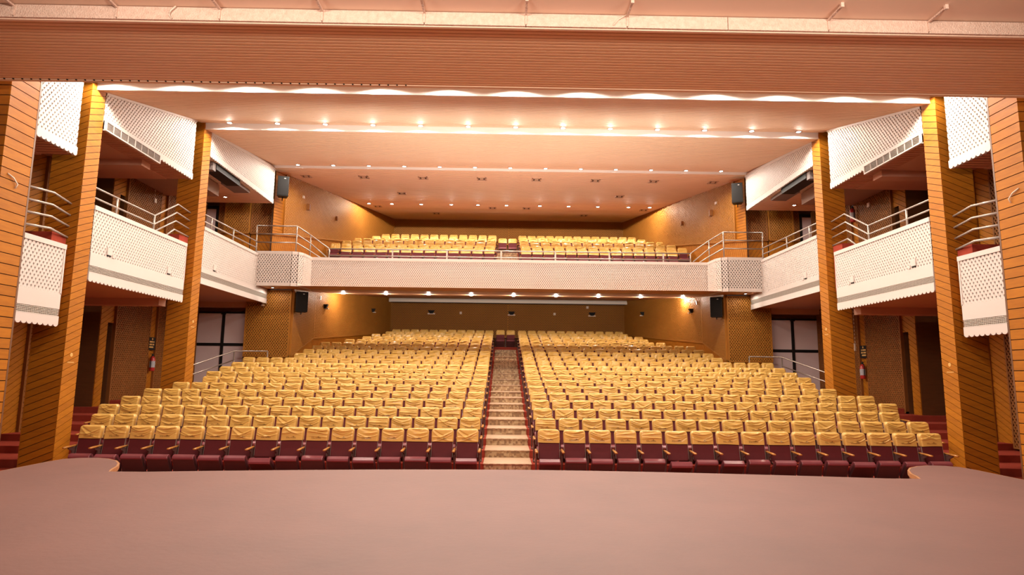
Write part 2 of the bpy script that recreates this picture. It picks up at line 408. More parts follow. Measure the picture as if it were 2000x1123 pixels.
# ------------------------------------------------------------------ WALLS
def panel_jali(parent, poly, O, U, Vv, N, mbars, mback, border=0.045, t=0.03, depth=0.085, wx=0.046, name='jali_screen'):
    ins = list(poly); n_ = len(poly); gx = sum(p[0] for p in poly)/n_; gy = sum(p[1] for p in poly)/n_
    for i_ in range(n_):
        p_, q_ = poly[i_], poly[(i_+1) % n_]; ex, ey = q_[0]-p_[0], q_[1]-p_[1]; L_ = math.hypot(ex, ey); nx, ny = -ey/L_, ex/L_
        if nx*(gx-p_[0])+ny*(gy-p_[1]) < 0: nx, ny = -nx, -ny
        ins = clip(ins, -nx, -ny, -(nx*p_[0]+ny*p_[1]+0.012))
    mb = MB(); jali(mb, ins, O, U, Vv, N, t=t, wx=wx, off=depth-t, px=0.095, pz=0.130)
    o = obj(name, mb, mbars, parent, kind='stuff')
    fb = MB(); frame2d(fb, poly, O, U, Vv, N, 0.0, depth+0.012, border); obj('border_strip', fb, mbars, parent)
    bb = MB(); bb.plate(poly, O, U, Vv, N, -0.03, 0.0); obj('backing_board', bb, mback, parent)
    return o
def panel_planks(parent, poly, O, U, Vv, N, m, ang, w, gap=0.012, t=0.022, u_off=0.0, joined=False, back=True):
    if back:
        bb = MB(); bb.plate(poly, O, U, Vv, N, -0.03, 0.0); obj('backing_board', bb, 'groove', parent)
    pl = planks(poly, ang, w, gap, u_off)
    if joined:
        mb = MB()
        for q in pl: mb.plate(q, O, U, Vv, N, 0.0, t, back=False)
        obj('plank_panel', mb, m, parent, kind='stuff')
    else:
        for q in pl:
            mb = MB(); mb.plate(q, O, U, Vv, N, 0.0, t); obj('plank', mb, m, parent)

ANG = math.radians(22)
for s in (-1, 1):
    sd = SIDE[s]
    # --- outer side wall, lower hall and balcony corridor behind the parapets
    wl = thing('wall_%s' % sd, (s*XS, 18, FLOOR_Z), label='%s outer wall of brown lattice and teak planks' % sd, kind='structure')
    mb = MB()
    mb.box(s*(XS+0.9), s*(XS+1.0), 10.6, 25.2, FLOOR_Z-0.2, 9.0)
    mb.box(s*XS, s*(XS+0.9), 10.6, 11.0, FLOOR_Z-0.2, 9.0)
    obj('masonry', mb, 'groove', wl)
    O = (s*XS, 0, 0); U = (0, 1, 0); Z = (0, 0, 1); N = (-s, 0, 0)
    for (a, b, kind) in ((11.0, 14.9, 'P'), (14.9, 15.4, 'J'), (15.4, 15.95, 'P'), (15.95, 16.2, 'J'), (16.2, 17.35, 'P'), (18.8, 19.15, 'P'),
                         (19.42, 21.35, 'J'), (21.35, 21.75, 'P'), (21.75, 24.6, 'J')):
        for (z0, z1) in ((-1.6 if a < 19 else -1.0, 2.3 if a < 18 else 2.9), (2.3 if a < 18 else 2.9, 6.6)):
            poly = rect(a, z0, b, z1)
            if kind == 'J': panel_jali(wl, poly, O, U, Z, N, 'jali_side', 'jali_back')
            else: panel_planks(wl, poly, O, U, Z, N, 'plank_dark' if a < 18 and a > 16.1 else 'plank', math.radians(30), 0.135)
    # recess, its shade put into dark planks, and narrow opening with lintels
    Or = (s*(XS+0.75), 0, 0)
    for (z0, z1) in ((-1.6, 2.3), (2.3, 6.6)):
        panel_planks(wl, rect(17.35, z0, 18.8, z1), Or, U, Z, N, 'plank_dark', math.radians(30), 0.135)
        panel_planks(wl, rect(19.15, z0+3.05 if z0 < 0 else z0+3.1, 19.42, z1), O, U, Z, N, 'plank', math.radians(30), 0.135)
    mb = MB()
    for (y0, y1) in ((17.30, 17.36), (18.79, 18.85), (19.10, 19.16), (19.41, 19.47)): mb.box(s*(XS+0.0), s*(XS+0.8), y0, y1, -1.7, 6.6)
    obj('jamb', mb, 'plank_dark', wl)

    # --- end wall with the double door (lower) and the balcony door (upper)
    we = thing('wall_end_%s' % sd, (s*11, 24.7, ROW_F[11]), label='%s corridor end wall beside the lattice pier' % sd, kind='structure')
    mb = MB(); mb.box(s*10.0, s*(XS+0.9), 24.75, 24.9, -1.0, 8.2); obj('masonry', mb, 'groove', we)
    Oe = (s*(XS+0.1), 24.72, 0); Ue = (-s, 0, 0); Ne = (0, -1, 0)
    panel_planks(we, rect(0, 2.33, 2.05, 3.0), Oe, Ue, Z, Ne, 'plank_dark', math.radians(28), 0.135)
    dr = thing('door_%d' % (1 if s < 0 else 2), (s*11.12, 24.66, ROW_F[11]), label='%s double door with mauve panes in black frame' % sd, kind='structure')
    z0, z1 = ROW_F[7]+0.02, 2.31
    fr = MB()
    for (xa, xb) in ((12.1, 12.04), (11.10, 10.99), (10.22, 10.17)): fr.box(s*xa, s*xb, 24.60, 24.68, z0, z1)
    for (za, zb) in ((z1-0.05, z1), (1.01, 1.12), (z0, z0+0.08)): fr.box(s*12.1, s*10.17, 24.61, 24.675, za, zb)
    obj('frame', fr, 'blackmetal', dr)
    for (xa, xb) in ((12.04, 11.10), (10.99, 10.22)):
        for (za, zb) in ((z0+0.08, 1.01), (1.12, z1-0.05)):
            pb = MB(); pb.box(s*xa, s*xb, 24.63, 24.66, za, zb); obj('pane', pb, 'pane', dr)
    cb = MB(); cb.box(s*11.13, s*10.96, 24.56, 24.61, 2.22, 2.31); obj('closer', cb, 'blackmetal', dr)
    # balcony door
    dr = thing('door_%d' % (3 if s < 0 else 4), (s*12.05, 24.68, 4.3), label='%s balcony corridor door with mauve pane' % sd, kind='structure')
    fr = MB(); fr.box(s*12.9, s*11.56, 24.60, 24.68, 6.40, 6.52); fr.box(s*11.64, s*11.56, 24.60, 24.68, 4.3, 6.4); fr.box(s*12.9, s*12.8, 24.60, 24.68, 4.3, 6.4)
    obj('frame', fr, 'blackmetal', dr)
    pb = MB(); pb.box(s*12.8, s*11.64, 24.63, 24.66, 4.3, 6.4); obj('pane', pb, 'pane', dr)
    # balcony end wall: planks over door, two lattice panels over a plank dado
    Oe2 = (s*12.9, 24.72, 0)
    panel_planks(we, rect(0, 6.52, 1.34, 7.0), Oe2, Ue, Z, Ne, 'plank_dark', math.radians(28), 0.135, joined=True)
    for (xa, xb, m) in ((11.54, 11.30, 'jali_side'), (11.28, 10.28, 'jali'), (10.26, 9.35, 'jali_side')):
        Oj = (s*xa, 24.72 if xa > 11.4 or xa < 10.5 else 24.66, 0)
        panel_jali(we, rect(0, 5.42, xa-xb, 7.0), Oj, Ue, Z, Ne, m, 'jali_back', wx=0.046)
        panel_planks(we, rect(0, 4.2, xa-xb, 5.42), Oj, Ue, Z, Ne, 'plank', math.radians(-55), 0.13)

    # --- lower lattice pier facing the stage, wall running back, splayed rear wall
    wp = thing('wall_pier_%s' % sd, (s*9.1, 24.2, ROW_F[11]), label='%s lower teak lattice pier and splayed rear wall' % sd, kind='structure')
    Op = (s*10.02, 24.2, 0)
    panel_jali(wp, rect(0, 0.60, 1.70, 3.12), Op, Ue, Z, Ne, 'jali', 'jali_back', wx=0.046)
    panel_planks(wp, rect(0, -0.75, 1.70, 0.60), Op, Ue, Z, Ne, 'plank', math.radians(-60), 0.12, joined=True)
    mb = MB(); mb.box(s*10.02, s*8.34, 24.23, 24.6, -0.8, 3.15); obj('masonry', mb, 'groove', wp)
    def wallrun(P0, P1, zlow0, zlow1, zd0, zd1, zt0, zt1, parent, m='jali', strip=0.0, dado='plank'):
        P0 = Vector((P0[0], P0[1], 0)); P1 = Vector((P1[0], P1[1], 0)); L = (P1-P0).length; Uw = (P1-P0)/L
        Nw = Vector((Uw.y, -Uw.x, 0))
        if Nw.x*s > 0: Nw = -Nw
        a = strip/L
        panel_jali(parent, [(strip, zd0+(zd1-zd0)*a), (L, zd1), (L, zt1), (strip, zt0+(zt1-zt0)*a)], P0, Uw, Z, Nw, m, 'jali_back', wx=0.046)
        panel_planks(parent, [(0, zlow0), (L, zlow1), (L, zd1), (0, zd0)], P0, Uw, Z, Nw, dado, math.radians(78), 0.12, joined=True)
        if strip: panel_planks(parent, [(0, zd0), (strip, zd0+(zd1-zd0)*a), (strip, zt0+(zt1-zt0)*a), (0, zt0)], P0, Uw, Z, Nw, dado, math.radians(3), 0.12, joined=True)
        # chair rail along the top of the dado
        cr = MB(); cr.plate([(0, zd0-0.03), (L, zd1-0.03), (L, zd1+0.03), (0, zd0+0.03)], P0, Uw, Z, Nw, 0.0, 0.075); obj('dado_rail', cr, dado, parent)
    wallrun((s*8.34, 24.2), (s*8.32, 26.9), ROW_F[11]-0.1, ROW_F[14]-0.1, 0.62, 1.45, 3.2, 3.5, wp)
    wallrun((s*8.32, 26.9), (s*6.52, 35.0), ROW_F[14]-0.1, ROW_F[19]-0.1, 1.45, 2.25, 3.5, 4.22, wp)
    # --- upper splayed wall beside the balcony seats
    wu = thing('wall_balcony_%s' % sd, (s*8, 30, 4.0), label='%s teak lattice wall splaying back beside balcony seats' % sd, kind='structure')
    wallrun((s*9.36, 24.5), (s*6.52, 35.0), 3.4, 7.0, 5.38, 7.1, 8.06, 8.70, wu, strip=0.62)
    mb = MB(); mb.box(s*9.36, s*9.42, 24.52, 24.75, 3.0, 8.1); obj('pier_end', mb, 'plank_dark', wu)

# back walls
wb = thing('wall_back', (0, 35, ROW_F[19]), label='teak lattice back wall behind both seating levels', kind='structure')
for (z0, z1) in ((1.3, 4.3), (6.2, 8.70)):
    for (xa, xb) in ((-6.55, 0.0), (0.0, 6.55)):
        panel_jali(wb, rect(xa, z0, xb, z1), (0, 35.02, 0), (1, 0, 0), (0, 0, 1), (0, -1, 0), 'jali', 'jali_back', border=0.02, wx=0.046)
mb = MB(); mb.box(-10, 10, 35.1, 35.3, -2, 9.0); obj('masonry', mb, 'groove', wb)

# ------------------------------------------------------------------ PILLARS
def pillar(s, d0, d1, xo, z0, z1, label, w, ang0, name='plank_pillar', cap=None):
    p = thing(name, (s*(XB+xo)/2, (d0+d1)/2, z0), label=label, cat='pillar', group='teak plank pillars')
    if True:
        mb = MB(); mb.box(s*(XB+0.02), s*(xo-0.02), d0+0.02, d1-0.02, z0, z1); obj('core', mb, 'groove', p)
    Z = (0, 0, 1); wf = xo-XB; wd = d1-d0
    panel_planks(p, rect(0.021, z0, wf-0.021, z1), (s*xo, d0+0.02, 0), (-s, 0, 0), Z, (0, -1, 0), 'plank', ang0, w, t=0.02, back=False)
    panel_planks(p, rect(0, z0, wd, z1), (s*(XB+0.02), d0, 0), (0, 1, 0), Z, (-s, 0, 0), 'plank', ang0, w, t=0.02, u_off=wf, back=False)
    panel_planks(p, rect(0, z0, wd, z1), (s*(xo-0.02), d0, 0), (0, 1, 0), Z, (s, 0, 0), 'plank', ang0, w, t=0.02, joined=True, back=False)
    panel_planks(p, rect(0.021, z0, wf-0.021, z1), (s*xo, d1-0.02, 0), (-s, 0, 0), Z, (0, 1, 0), 'plank', ang0, w, t=0.02, joined=True, back=False)
    return p
def emblem(parent, s, d, z):
    mb = MB(); c = (s*(XB-0.001), d, z)
    mb.lathe([(0.042, 0.0), (0.042, -s*0.004)], c, 16, 'x')
    obj('round_emblem', mb, 'gold', parent, label='small round gold emblem')
    mb = MB()
    for k in range(7): mb.box(s*(XB-0.005), s*XB, d-0.1+k*0.03, d-0.1+k*0.03+0.02, z-0.17, z-0.145)
    obj('emblem_caption', mb, 'gold', parent, label='tiny illegible gold caption')
for s in (-1, 1):
    sd = SIDE[s]
    p = pillar(s, 13.2, 13.66, XB+0.70, FLOOR_Z, 6.45, '%s diagonal-plank pillar beside the front row of seats' % sd, 0.134, ANG)
    emblem(p, s, 13.42, 0.33)
    p = pillar(s, 18.25, 18.72, XB+0.66, ROW_F[5], 7.45, '%s diagonal-plank pillar further back, before the double door' % sd, 0.134, ANG)
    emblem(p, s, 18.48, 1.45)
    # proscenium pier: horizontal boards
    p = thing('stage_pier', (s*9.9, 11.4, FLOOR_Z), label='%s stage-side pier of wide horizontal teak boards' % sd, cat='pillar', group='stage piers')
    mb = MB(); mb.box(s*(XB+0.02), s*12.05, 11.07, 11.73, FLOOR_Z, 6.26); obj('core', mb, 'groove', p)
    panel_planks(p, rect(0, FLOOR_Z, 2.798, 6.26), (s*12.05, 11.07, 0), (-s, 0, 0), (0, 0, 1), (0, -1, 0), 'plank_red', 0.0, 0.19, 0.016, t=0.022, back=False)
    panel_planks(p, rect(0, FLOOR_Z, 0.68, 6.26), (s*(XB+0.02), 11.05, 0), (0, 1, 0), (0, 0, 1), (-s, 0, 0), 'plank', 0.0, 0.19, 0.016, t=0.022, back=False)
    mb = MB(); mb.box(s*(XB-0.005), s*(XB+0.04), 11.73, 11.77, FLOOR_Z, 6.26); obj('edge_trim', mb, 'plank_dark', p)
    cl = MB(); cl.tube([(s*(XB-0.012), 11.2, 3.52), (s*(XB-0.03), 11.32, 3.47), (s*(XB-0.035), 11.42, 3.38), (s*(XB-0.02), 11.40, 3.30)], 0.012, 6)
    obj('cable', cl, 'wire', smooth=True, label='short white cable end poking out of %s stage pier' % sd, cat='cable')

# ------------------------------------------------------------------ SIDE BALCONIES
def scallop_strip(d0, d1, ztop, zbot, pitch):
    n = max(1, round((d1-d0)/pitch)); p = (d1-d0)/n; pts = []
    for k in range(n):
        for a in range(6):
            t = a/6.0; pts.append((d0+p*(k+t), zbot+0.045*(1-math.sin(math.pi*t)**0.6)))
    pts.append((d1, zbot+0.045)); return pts
BAYS = [dict(n=0, d0=11.78, d1=12.92, top=2.56, lat=1.53, g1=1.23, g0=1.08, bot=0.875, ub=4.46, ut0=6.30, ut1=6.30, nm='nearest the stage'),
        dict(n=1, d0=13.70, d1=17.78, top=3.61, lat=2.54, g1=2.28, g0=2.13, bot=1.92, ub=5.47, ut0=6.20, ut1=7.27, nm='beside the front seat rows'),
        dict(n=2, d0=18.74, d1=22.95, top=4.33, lat=3.06, g1=2.95, g0=2.78, bot=2.60, ub=6.50, ut0=7.27, ut1=7.92, nm='next to the centre balcony')]
for s in (-1, 1):
    sd = SIDE[s]; Z = (0, 0, 1); U = (0, 1, 0); N = (-s, 0, 0); O = (s*(XB+0.05), 0, 0)
    for B in BAYS:
        d0, d1 = B['d0'], B['d1']
        q = thing('balcony_parapet', (s*(XB+0.05), (d0+d1)/2, B['bot']), label='%s white lattice balcony parapet, bay %s' % (sd, B['nm']), cat='parapet', group='side balcony parapets')
        mb = MB(); jali(mb, rect(d0, B['lat'], d1, B['top']-0.09), O, U, Z, N, t=0.035, wx=0.056, off=0.0)
        obj('lattice', mb, 'white', q, kind='stuff')
        mb = MB(); mb.box(s*(XB+0.11), s*(XB+0.15), d0, d1, B['lat'], B['top']-0.02); obj('backing_board', mb, 'white_back', q)
        mb = MB(); mb.box(s*(XB-0.01), s*(XB+0.16), d0-0.01, d1+0.01, B['top']-0.10, B['top']); obj('cap', mb, 'white', q)
        e1 = d1 if B['n'] < 2 else 24.05
        mb = MB(); mb.box(s*(XB+0.0), s*(XB+0.12), d0, d1, B['g1'], B['lat']+0.02)
        if B['n'] == 2: mb.box(s*(XB+0.0), s*(XB+0.12), d1, e1, B['g1'], 3.14)
        obj('plain_band', mb, 'white', q)
        mb = MB(); mb.box(s*(XB+0.03), s*(XB+0.1), d0, e1, B['g0'], B['g1']); obj('grille_backing', mb, 'grille_dark', q)
        mb = MB(); nl = 5
        for k in range(nl):
            z = B['g0']+(k+0.5)*(B['g1']-B['g0'])/nl
            mb.plate([(0, -0.010), (0.03, 0.004), (0.03, 0.010), (0, -0.004)], (s*(XB-0.0), d0, z), (s, 0, 0), (0, 0, 1), (0, 1, 0), 0, e1-d0)
        k = 0
        while d0+k*0.05 < e1: mb.box(s*(XB+0.012), s*(XB+0.02), d0+k*0.05, d0+k*0.05+0.008, B['g0'], B['g1']); k += 1
        obj('louvre_grille', mb, 'grille', q, kind='stuff')
        # lower band, scalloped at the bottom in the first two bays
        if B['n'] < 2:
            pts = scallop_strip(d0, d1, B['g0'], B['bot'], 0.135)
            poly = pts+[(d1, B['g0']), (d0, B['g0'])]
            mb = MB()
            for i in range(len(pts)-1): mb.plate([pts[i], pts[i+1], (pts[i+1][0], B['g0']), (pts[i][0], B['g0'])], (s*(XB+0.03), 0, 0), U, Z, N, 0, 0.035)
        else:
            mb = MB(); mb.box(s*(XB-0.005), s*(XB+0.05), d0, e1, B['bot'], B['g0'])
        obj('scalloped_band' if B['n'] < 2 else 'bottom_band', mb, 'white', q)
        # return end of the parapet, far side
        mb = MB(); mb.box(s*(XB+0.0), s*(XB+0.16), d1-0.03, d1+0.01, B['lat'], B['top']-0.02); obj('end_stile', mb, 'white', q)
        # two switch boxes screwed on the lattice
        if B['n'] >= 1:
            for dd in ((d0+0.55, d0+3.15) if B['n'] == 1 else (d0+0.75,)):
                x = thing('outlet_box', (s*XB, dd, B['lat']+0.06), label='white outlet box on %s lattice parapet %s, %s' % (sd, B['nm'], 'nearer pillar' if dd < d0+1 else 'further along'), cat='outlet box', group='parapet outlet boxes')
                mb = MB(); mb.box(s*(XB-0.02), s*(XB+0.03), dd, dd+0.17, B['lat']+0.07, B['lat']+0.24); obj('cover_plate', mb, 'white', x)
                mb = MB(); mb.box(s*(XB-0.012), s*(XB+0.03), dd+0.02, dd+0.15, B['lat']+0.045, B['lat']+0.07); obj('socket', mb, 'blackmetal', x)
                mb = MB(); mb.box(s*(XB-0.016), s*(XB+0.03), dd+0.21, dd+0.29, B['lat']+0.03, B['lat']+0.11); obj('side_plate', mb, 'white', x)
        # floor slab / soffit under the bay
        fl = thing('balcony_slab', (s*10.7, (d0+d1)/2, B['bot']+0.1), label='pink-brown %s balcony slab, bay %s' % (sd, B['nm']), kind='structure')
        a0 = 11.75 if B['n'] == 0 else d0-0.05
        a1 = (12.90, 17.76, 24.7)[B['n']]
        mb = MB(); mb.box(s*(XB+0.05), s*(XS+0.05), a0, a1, B['bot']+0.07, B['bot']+0.35); obj('soffit_board', mb, 'under_pink', fl)
        mb = MB(); mb.box(s*(XB+0.11), s*(XS+0.05), a0, a1, B['bot']+0.35, B['bot']+0.62); obj('floor_finish', mb, 'carpet', fl)
        if B['n']: mb = MB(); mb.box(s*(XB+0.45), s*(XS), a1-0.35, a1, B['bot']-0.12, B['bot']+0.07); obj('edge_beam', mb, 'under_pink', fl)
        # upper lattice fascia hanging from the ceiling
        h0, h1 = B['d0'], (12.95, 17.80, 24.12)[B['n']]
        u = thing('hanging_fascia', (s*(XB+0.05), (h0+h1)/2, B['ub']), label='%s white lattice fascia under the ceiling, bay %s' % (sd, B['nm']), cat='fascia', group='upper lattice fascias')
        ub = B['ub']
        poly = [(h0, ub+0.17), (h1-0.03, ub+0.17), (h1-0.03, B['ut1']+0.02), (h0, B['ut0']+0.02)]
        mb = MB(); jali(mb, poly, O, U, Z, N, t=0.035, wx=0.060); obj('lattice', mb, 'white', u, kind='stuff')
        mb = MB(); mb.plate(poly, (s*(XB+0.16), 0, 0), U, Z, N, 0.0, 0.04); obj('backing_board', mb, 'white_back', u)
        mb = MB(); sl = (B['ut1']-B['ut0'])/(h1-h0)
        mb.plate([(h0, B['ut0']-0.05), (h1, B['ut1']-0.05), (h1, B['ut1']+0.06), (h0, B['ut0']+0.06)], (s*(XB+0.06), 0, 0), U, Z, N, 0, 0.065)
        obj('top_band', mb, 'white', u)
        pts = scallop_strip(h0, h1, ub+0.2, ub, 0.135); mb = MB()
        for i in range(len(pts)-1): mb.plate([pts[i], pts[i+1], (pts[i+1][0], ub+0.19), (pts[i][0], ub+0.19)], (s*(XB+0.06), 0, 0), U, Z, N, 0, 0.055)
        obj('scalloped_band', mb, 'white', u)
        # ribbed soffit behind the fascia and the corridor ceiling
        uc = thing('corridor_ceiling', (s*10.6, (h0+h1)/2, ub), label='ribbed pink %s corridor ceiling behind hanging fascia, bay %s' % (sd, B['nm']), kind='structure')
        sp_ = MB(); pr = slat_profile((h0, ub+0.03), (h1, ub+0.03), 0.135, 0.05, 0.03)
        nn = len(pr); x0, x1 = s*(XB+0.05), s*(XB+0.75 if B['n'] < 2 else XS)
        sp_.add([(x, d, z) for x in (x0, x1) for d, z in pr], [(i, i+1, nn+i+1, nn+i) for i in range(nn-1)])
        obj('ribbed_soffit', sp_, 'under_pink' if B['n'] < 2 else 'ceil', uc)
        if B['n'] < 2:
            mb = MB(); mb.box(s*(XB+0.75), s*XS, h0, h1, ub+0.02, ub+0.09); obj('ceiling_board', mb, 'under_pink', uc)
            if B['n']: mb = MB(); mb.box(s*(XB+0.5), s*XS, 16.1, 16.5, ub-0.14, ub+0.02); obj('cross_beam', mb, 'under_pink', uc)
        else:
            mb = MB(); mb.box(s*(XB+1.0), s*XS, h0-0.4, h0+2.9, ub-0.42, ub-0.02); obj('slab_board', mb, 'slab_grey', uc)
    # air grille under fascia of the second bay
    g = thing('air_grille', (s*XB, 14.8, 5.32), label='long white air grille below %s hanging fascia' % sd, cat='grille', group='fascia air grilles')
    mb = MB()
    for (z0, z1) in ((5.33, 5.36), (5.54, 5.57)): mb.box(s*(XB-0.05), s*(XB+0.02), 13.7, 15.98, z0, z1)
    for k in range(9): mb.box(s*(XB-0.05), s*(XB+0.02), 13.7+k*0.281, 13.7+k*0.281+(0.04 if k % 4 == 0 else 0.018), 5.35, 5.55)
    obj('frame', mb, 'white', g)
    mb = MB()
    for k in range(8): mb.plate([(0, -0.007), (0.03, 0.003), (0.03, 0.007), (0, -0.003)], (s*(XB-0.045), 13.72, 5.375+k*0.023), (s, 0, 0), (0, 0, 1), (0, 1, 0), 0, 2.24)
    obj('louvre_blades', mb, 'grille', g, kind='stuff')
    mb = MB(); mb.box(s*(XB-0.005), s*(XB+0.02), 13.7, 15.98, 5.35, 5.55); obj('backing', mb, 'grille_dark', g)
    # dark air handling box in the third bay
    a = thing('air_duct', (s*(XB+0.35), 20.6, 6.2), label='black air duct tucked under %s hanging fascia' % sd, cat='duct', group='air ducts')
    mb = MB(); mb.box(s*(XB+0.10), s*(XB+0.55), 19.4, 21.2, 6.33, 6.53); obj('casing', mb, 'blackmetal', a)
    mb = MB(); mb.box(s*(XB+0.12), s*(XB+1.0), 19.2, 19.4, 6.25, 6.50); obj('end_plate', mb, 'duct', a)
    mb = MB(); mb.box(s*(XB+0.2), s*(XB+0.75), 21.2, 22.3, 6.40, 6.5); obj('outlet_tray', mb, 'duct', a)

    # --- railings
    def rail(loc, label, bars, posts, r=0.022, m='steel_light'):
        t = thing('hand_rail', loc, label=label, cat='railing', group='balcony railings')
        for b in bars: mb = MB(); mb.tube(b, r); obj('rail_bar', mb, m, t, smooth=True)
        for b in posts: mb = MB(); mb.tube(b, r*1.15); obj('post', mb, m, t, smooth=True)
        return t
    xr = s*(XB+0.07)
    rail((xr, 14.9, 3.61), '%s two-bar parapet rail turning into four stair bars' % sd,
         [[(xr, 13.66, 4.02), (xr, 16.15, 4.0), (xr, 17.25, 4.6), (xr+s*0.15, 18.24, 4.62)],
          [(xr, 13.66, 3.79), (xr, 16.15, 3.77), (xr, 17.22, 4.36), (xr+s*0.15, 18.24, 4.38)],
          [(xr, 16.22, 3.61), (xr, 17.2, 4.12), (xr+s*0.15, 18.24, 4.14)],
          [(xr, 16.75, 3.61), (xr, 17.15, 3.87), (xr+s*0.15, 18.24, 3.9)]],
         [[(xr, 14.56, 3.58), (xr, 14.56, 4.0)], [(xr, 16.15, 3.58), (xr, 16.15, 4.0)]])
    rail((xr, 20.6, 4.33), '%s two-bar rail along parapet next to centre balcony' % sd,
         [[(xr, 18.7, 4.72), (xr, 22.95, 4.76)], [(xr, 18.7, 4.50), (xr, 22.95, 4.53)]],
         [[(xr, d, 4.3), (xr, d, 4.73)] for d in (19.3, 20.9, 22.9)])
    rail((xr, 12.4, 2.56), '%s four bent bars fixed to pillar above red step' % sd,
         [[(xr, 11.8, z-0.02), (xr, 12.5, z+0.05), (xr+s*0.12, 13.19, z+0.01)] for z in (2.76, 3.0, 3.24, 3.49)], [], r=0.024)
    # red carpeted steps showing above the parapets
    st = thing('carpet_steps', (s*9.7, 12.8, 1.5), label='red carpeted steps behind %s parapet nearest stage' % sd, cat='steps')
    for (y0, y1, z1) in ((12.3, 12.75, 2.62), (12.75, 13.18, 2.80)):
        mb = MB(); mb.box(s*(XB+0.2), s*(XB+1.3), y0, y1, 1.5, z1); obj('step', mb, 'carpet', st)
    st = thing('carpet_steps', (s*9.7, 17.6, 2.5), label='red carpeted steps behind %s parapet by rear pillar' % sd, cat='steps')
    for (y0, y1, z1) in ((17.3, 17.7, 3.70), (17.7, 18.2, 3.86)):
        mb = MB(); mb.box(s*(XB+0.2), s*(XB+1.3), y0, y1, 2.54, z1); obj('step', mb, 'carpet', st)

    # --- corner panel of the centre balcony and its rail
    c = thing('corner_parapet', (s*8.5, 23.0, 3.14), label='%s rounded white lattice corner of the centre balcony' % sd, cat='parapet', group='corner parapets')
    path = [(s*9.42, 23.0), (s*8.02, 23.0), (s*7.83, 23.08), (s*7.72, 23.3), (s*7.68, 23.7), (s*7.66, 24.15)]
    lat = MB(); bak = MB(); capm = MB(); botm = MB()
    for i in range(len(path)-1):
        P0 = Vector((path[i][0], path[i][1], 0)); P1 = Vector((path[i+1][0], path[i+1][1], 0)); L = (P1-P0).length; Uw = (P1-P0)/L
        Nw = Vector((Uw.y, -Uw.x, 0))
        if Nw.y > 0.05 or (abs(Nw.y) <= 0.05 and Nw.x*s > 0): Nw = -Nw
        jali(lat, rect(0, 3.24, L, 4.33), P0, Uw, (0, 0, 1), Nw, t=0.035, wx=0.050)
        bak.plate(rect(0, 3.2, L, 4.40), P0, Uw, (0, 0, 1), Nw, -0.11, -0.07)
        capm.plate(rect(0, 4.32, L, 4.42), P0, Uw, (0, 0, 1), Nw, -0.09, 0.05)
        botm.plate(rect(0, 3.14, L, 3.25), P0, Uw, (0, 0, 1), Nw, -0.06, 0.05)
    obj('lattice', lat, 'white', c, kind='stuff'); obj('backing_board', bak, 'white_back', c); obj('cap', capm, 'white', c); obj('bottom_band', botm, 'white', c)
    pr = [(s*9.36, 23.03), (s*7.90, 23.03), (s*7.74, 24.2)]
    rail((s*8.5, 23.05, 4.42), '%s three-bar corner railing stepping down to centre rail' % sd,
         [[(*pr[0], 5.38), (*pr[1], 5.38), (*pr[2], 5.30), (s*7.0, 24.2, 4.78)], [(*pr[0], 5.07), (*pr[1], 5.07), (*pr[2], 4.98), (s*7.1, 24.2, 4.46)],
          [(*pr[0], 4.76), (*pr[1], 4.76), (*pr[2], 4.68), (s*7.35, 24.2, 4.44)]],
         [[(*pr[0], 4.4), (*pr[0], 5.38)], [(*pr[1], 4.4), (*pr[1], 5.38)], [(*pr[2], 4.4), (*pr[2], 5.30)], [(s*7.0, 24.2, 4.4), (s*7.0, 24.2, 4.78)]], m='steel')

    # --- lower handrail by the double door
    rail((s*10.6, 23.4, ROW_F[9]), '%s sloping steel handrail in front of double door' % sd,
         [[(s*10.0, 20.0, 0.17), (s*10.04, 23.4, 0.78), (s*8.85, 23.45, 0.79)], [(s*10.0, 20.0, -0.12), (s*10.04, 23.4, 0.45)]],
         [[(s*10.04, 20.0, ROW_F[7]), (s*10.0, 20.0, 0.17)], [(s*10.04, 23.4, ROW_F[7]), (s*10.04, 23.4, 0.78)], [(s*8.85, 23.45, ROW_F[10]), (s*8.85, 23.45, 0.79)]], m='steel')

# ------------------------------------------------------------------ CENTRE BALCONY
cbp = thing('centre_parapet', (0, 24.15, 3.16), label='long white lattice parapet across the centre balcony', cat='parapet')
mb = MB(); jali(mb, rect(-7.66, 3.27, 7.66, 4.32), (0, 24.15, 0), (1, 0, 0), (0, 0, 1), (0, -1, 0), t=0.035, wx=0.043, px=0.080, pz=0.120); obj('lattice', mb, 'white', cbp, kind='stuff')
mb = MB(); mb.box(-7.66, 7.66, 24.22, 24.26, 3.2, 4.40); obj('backing_board', mb, 'white_back', cbp)
mb = MB(); mb.box(-7.70, 7.70, 24.09, 24.30, 4.31, 4.42); obj('cap', mb, 'white', cbp)
mb = MB(); mb.box(-7.70, 7.70, 24.10, 24.22, 3.16, 3.28); obj('bottom_band', mb, 'white', cbp)
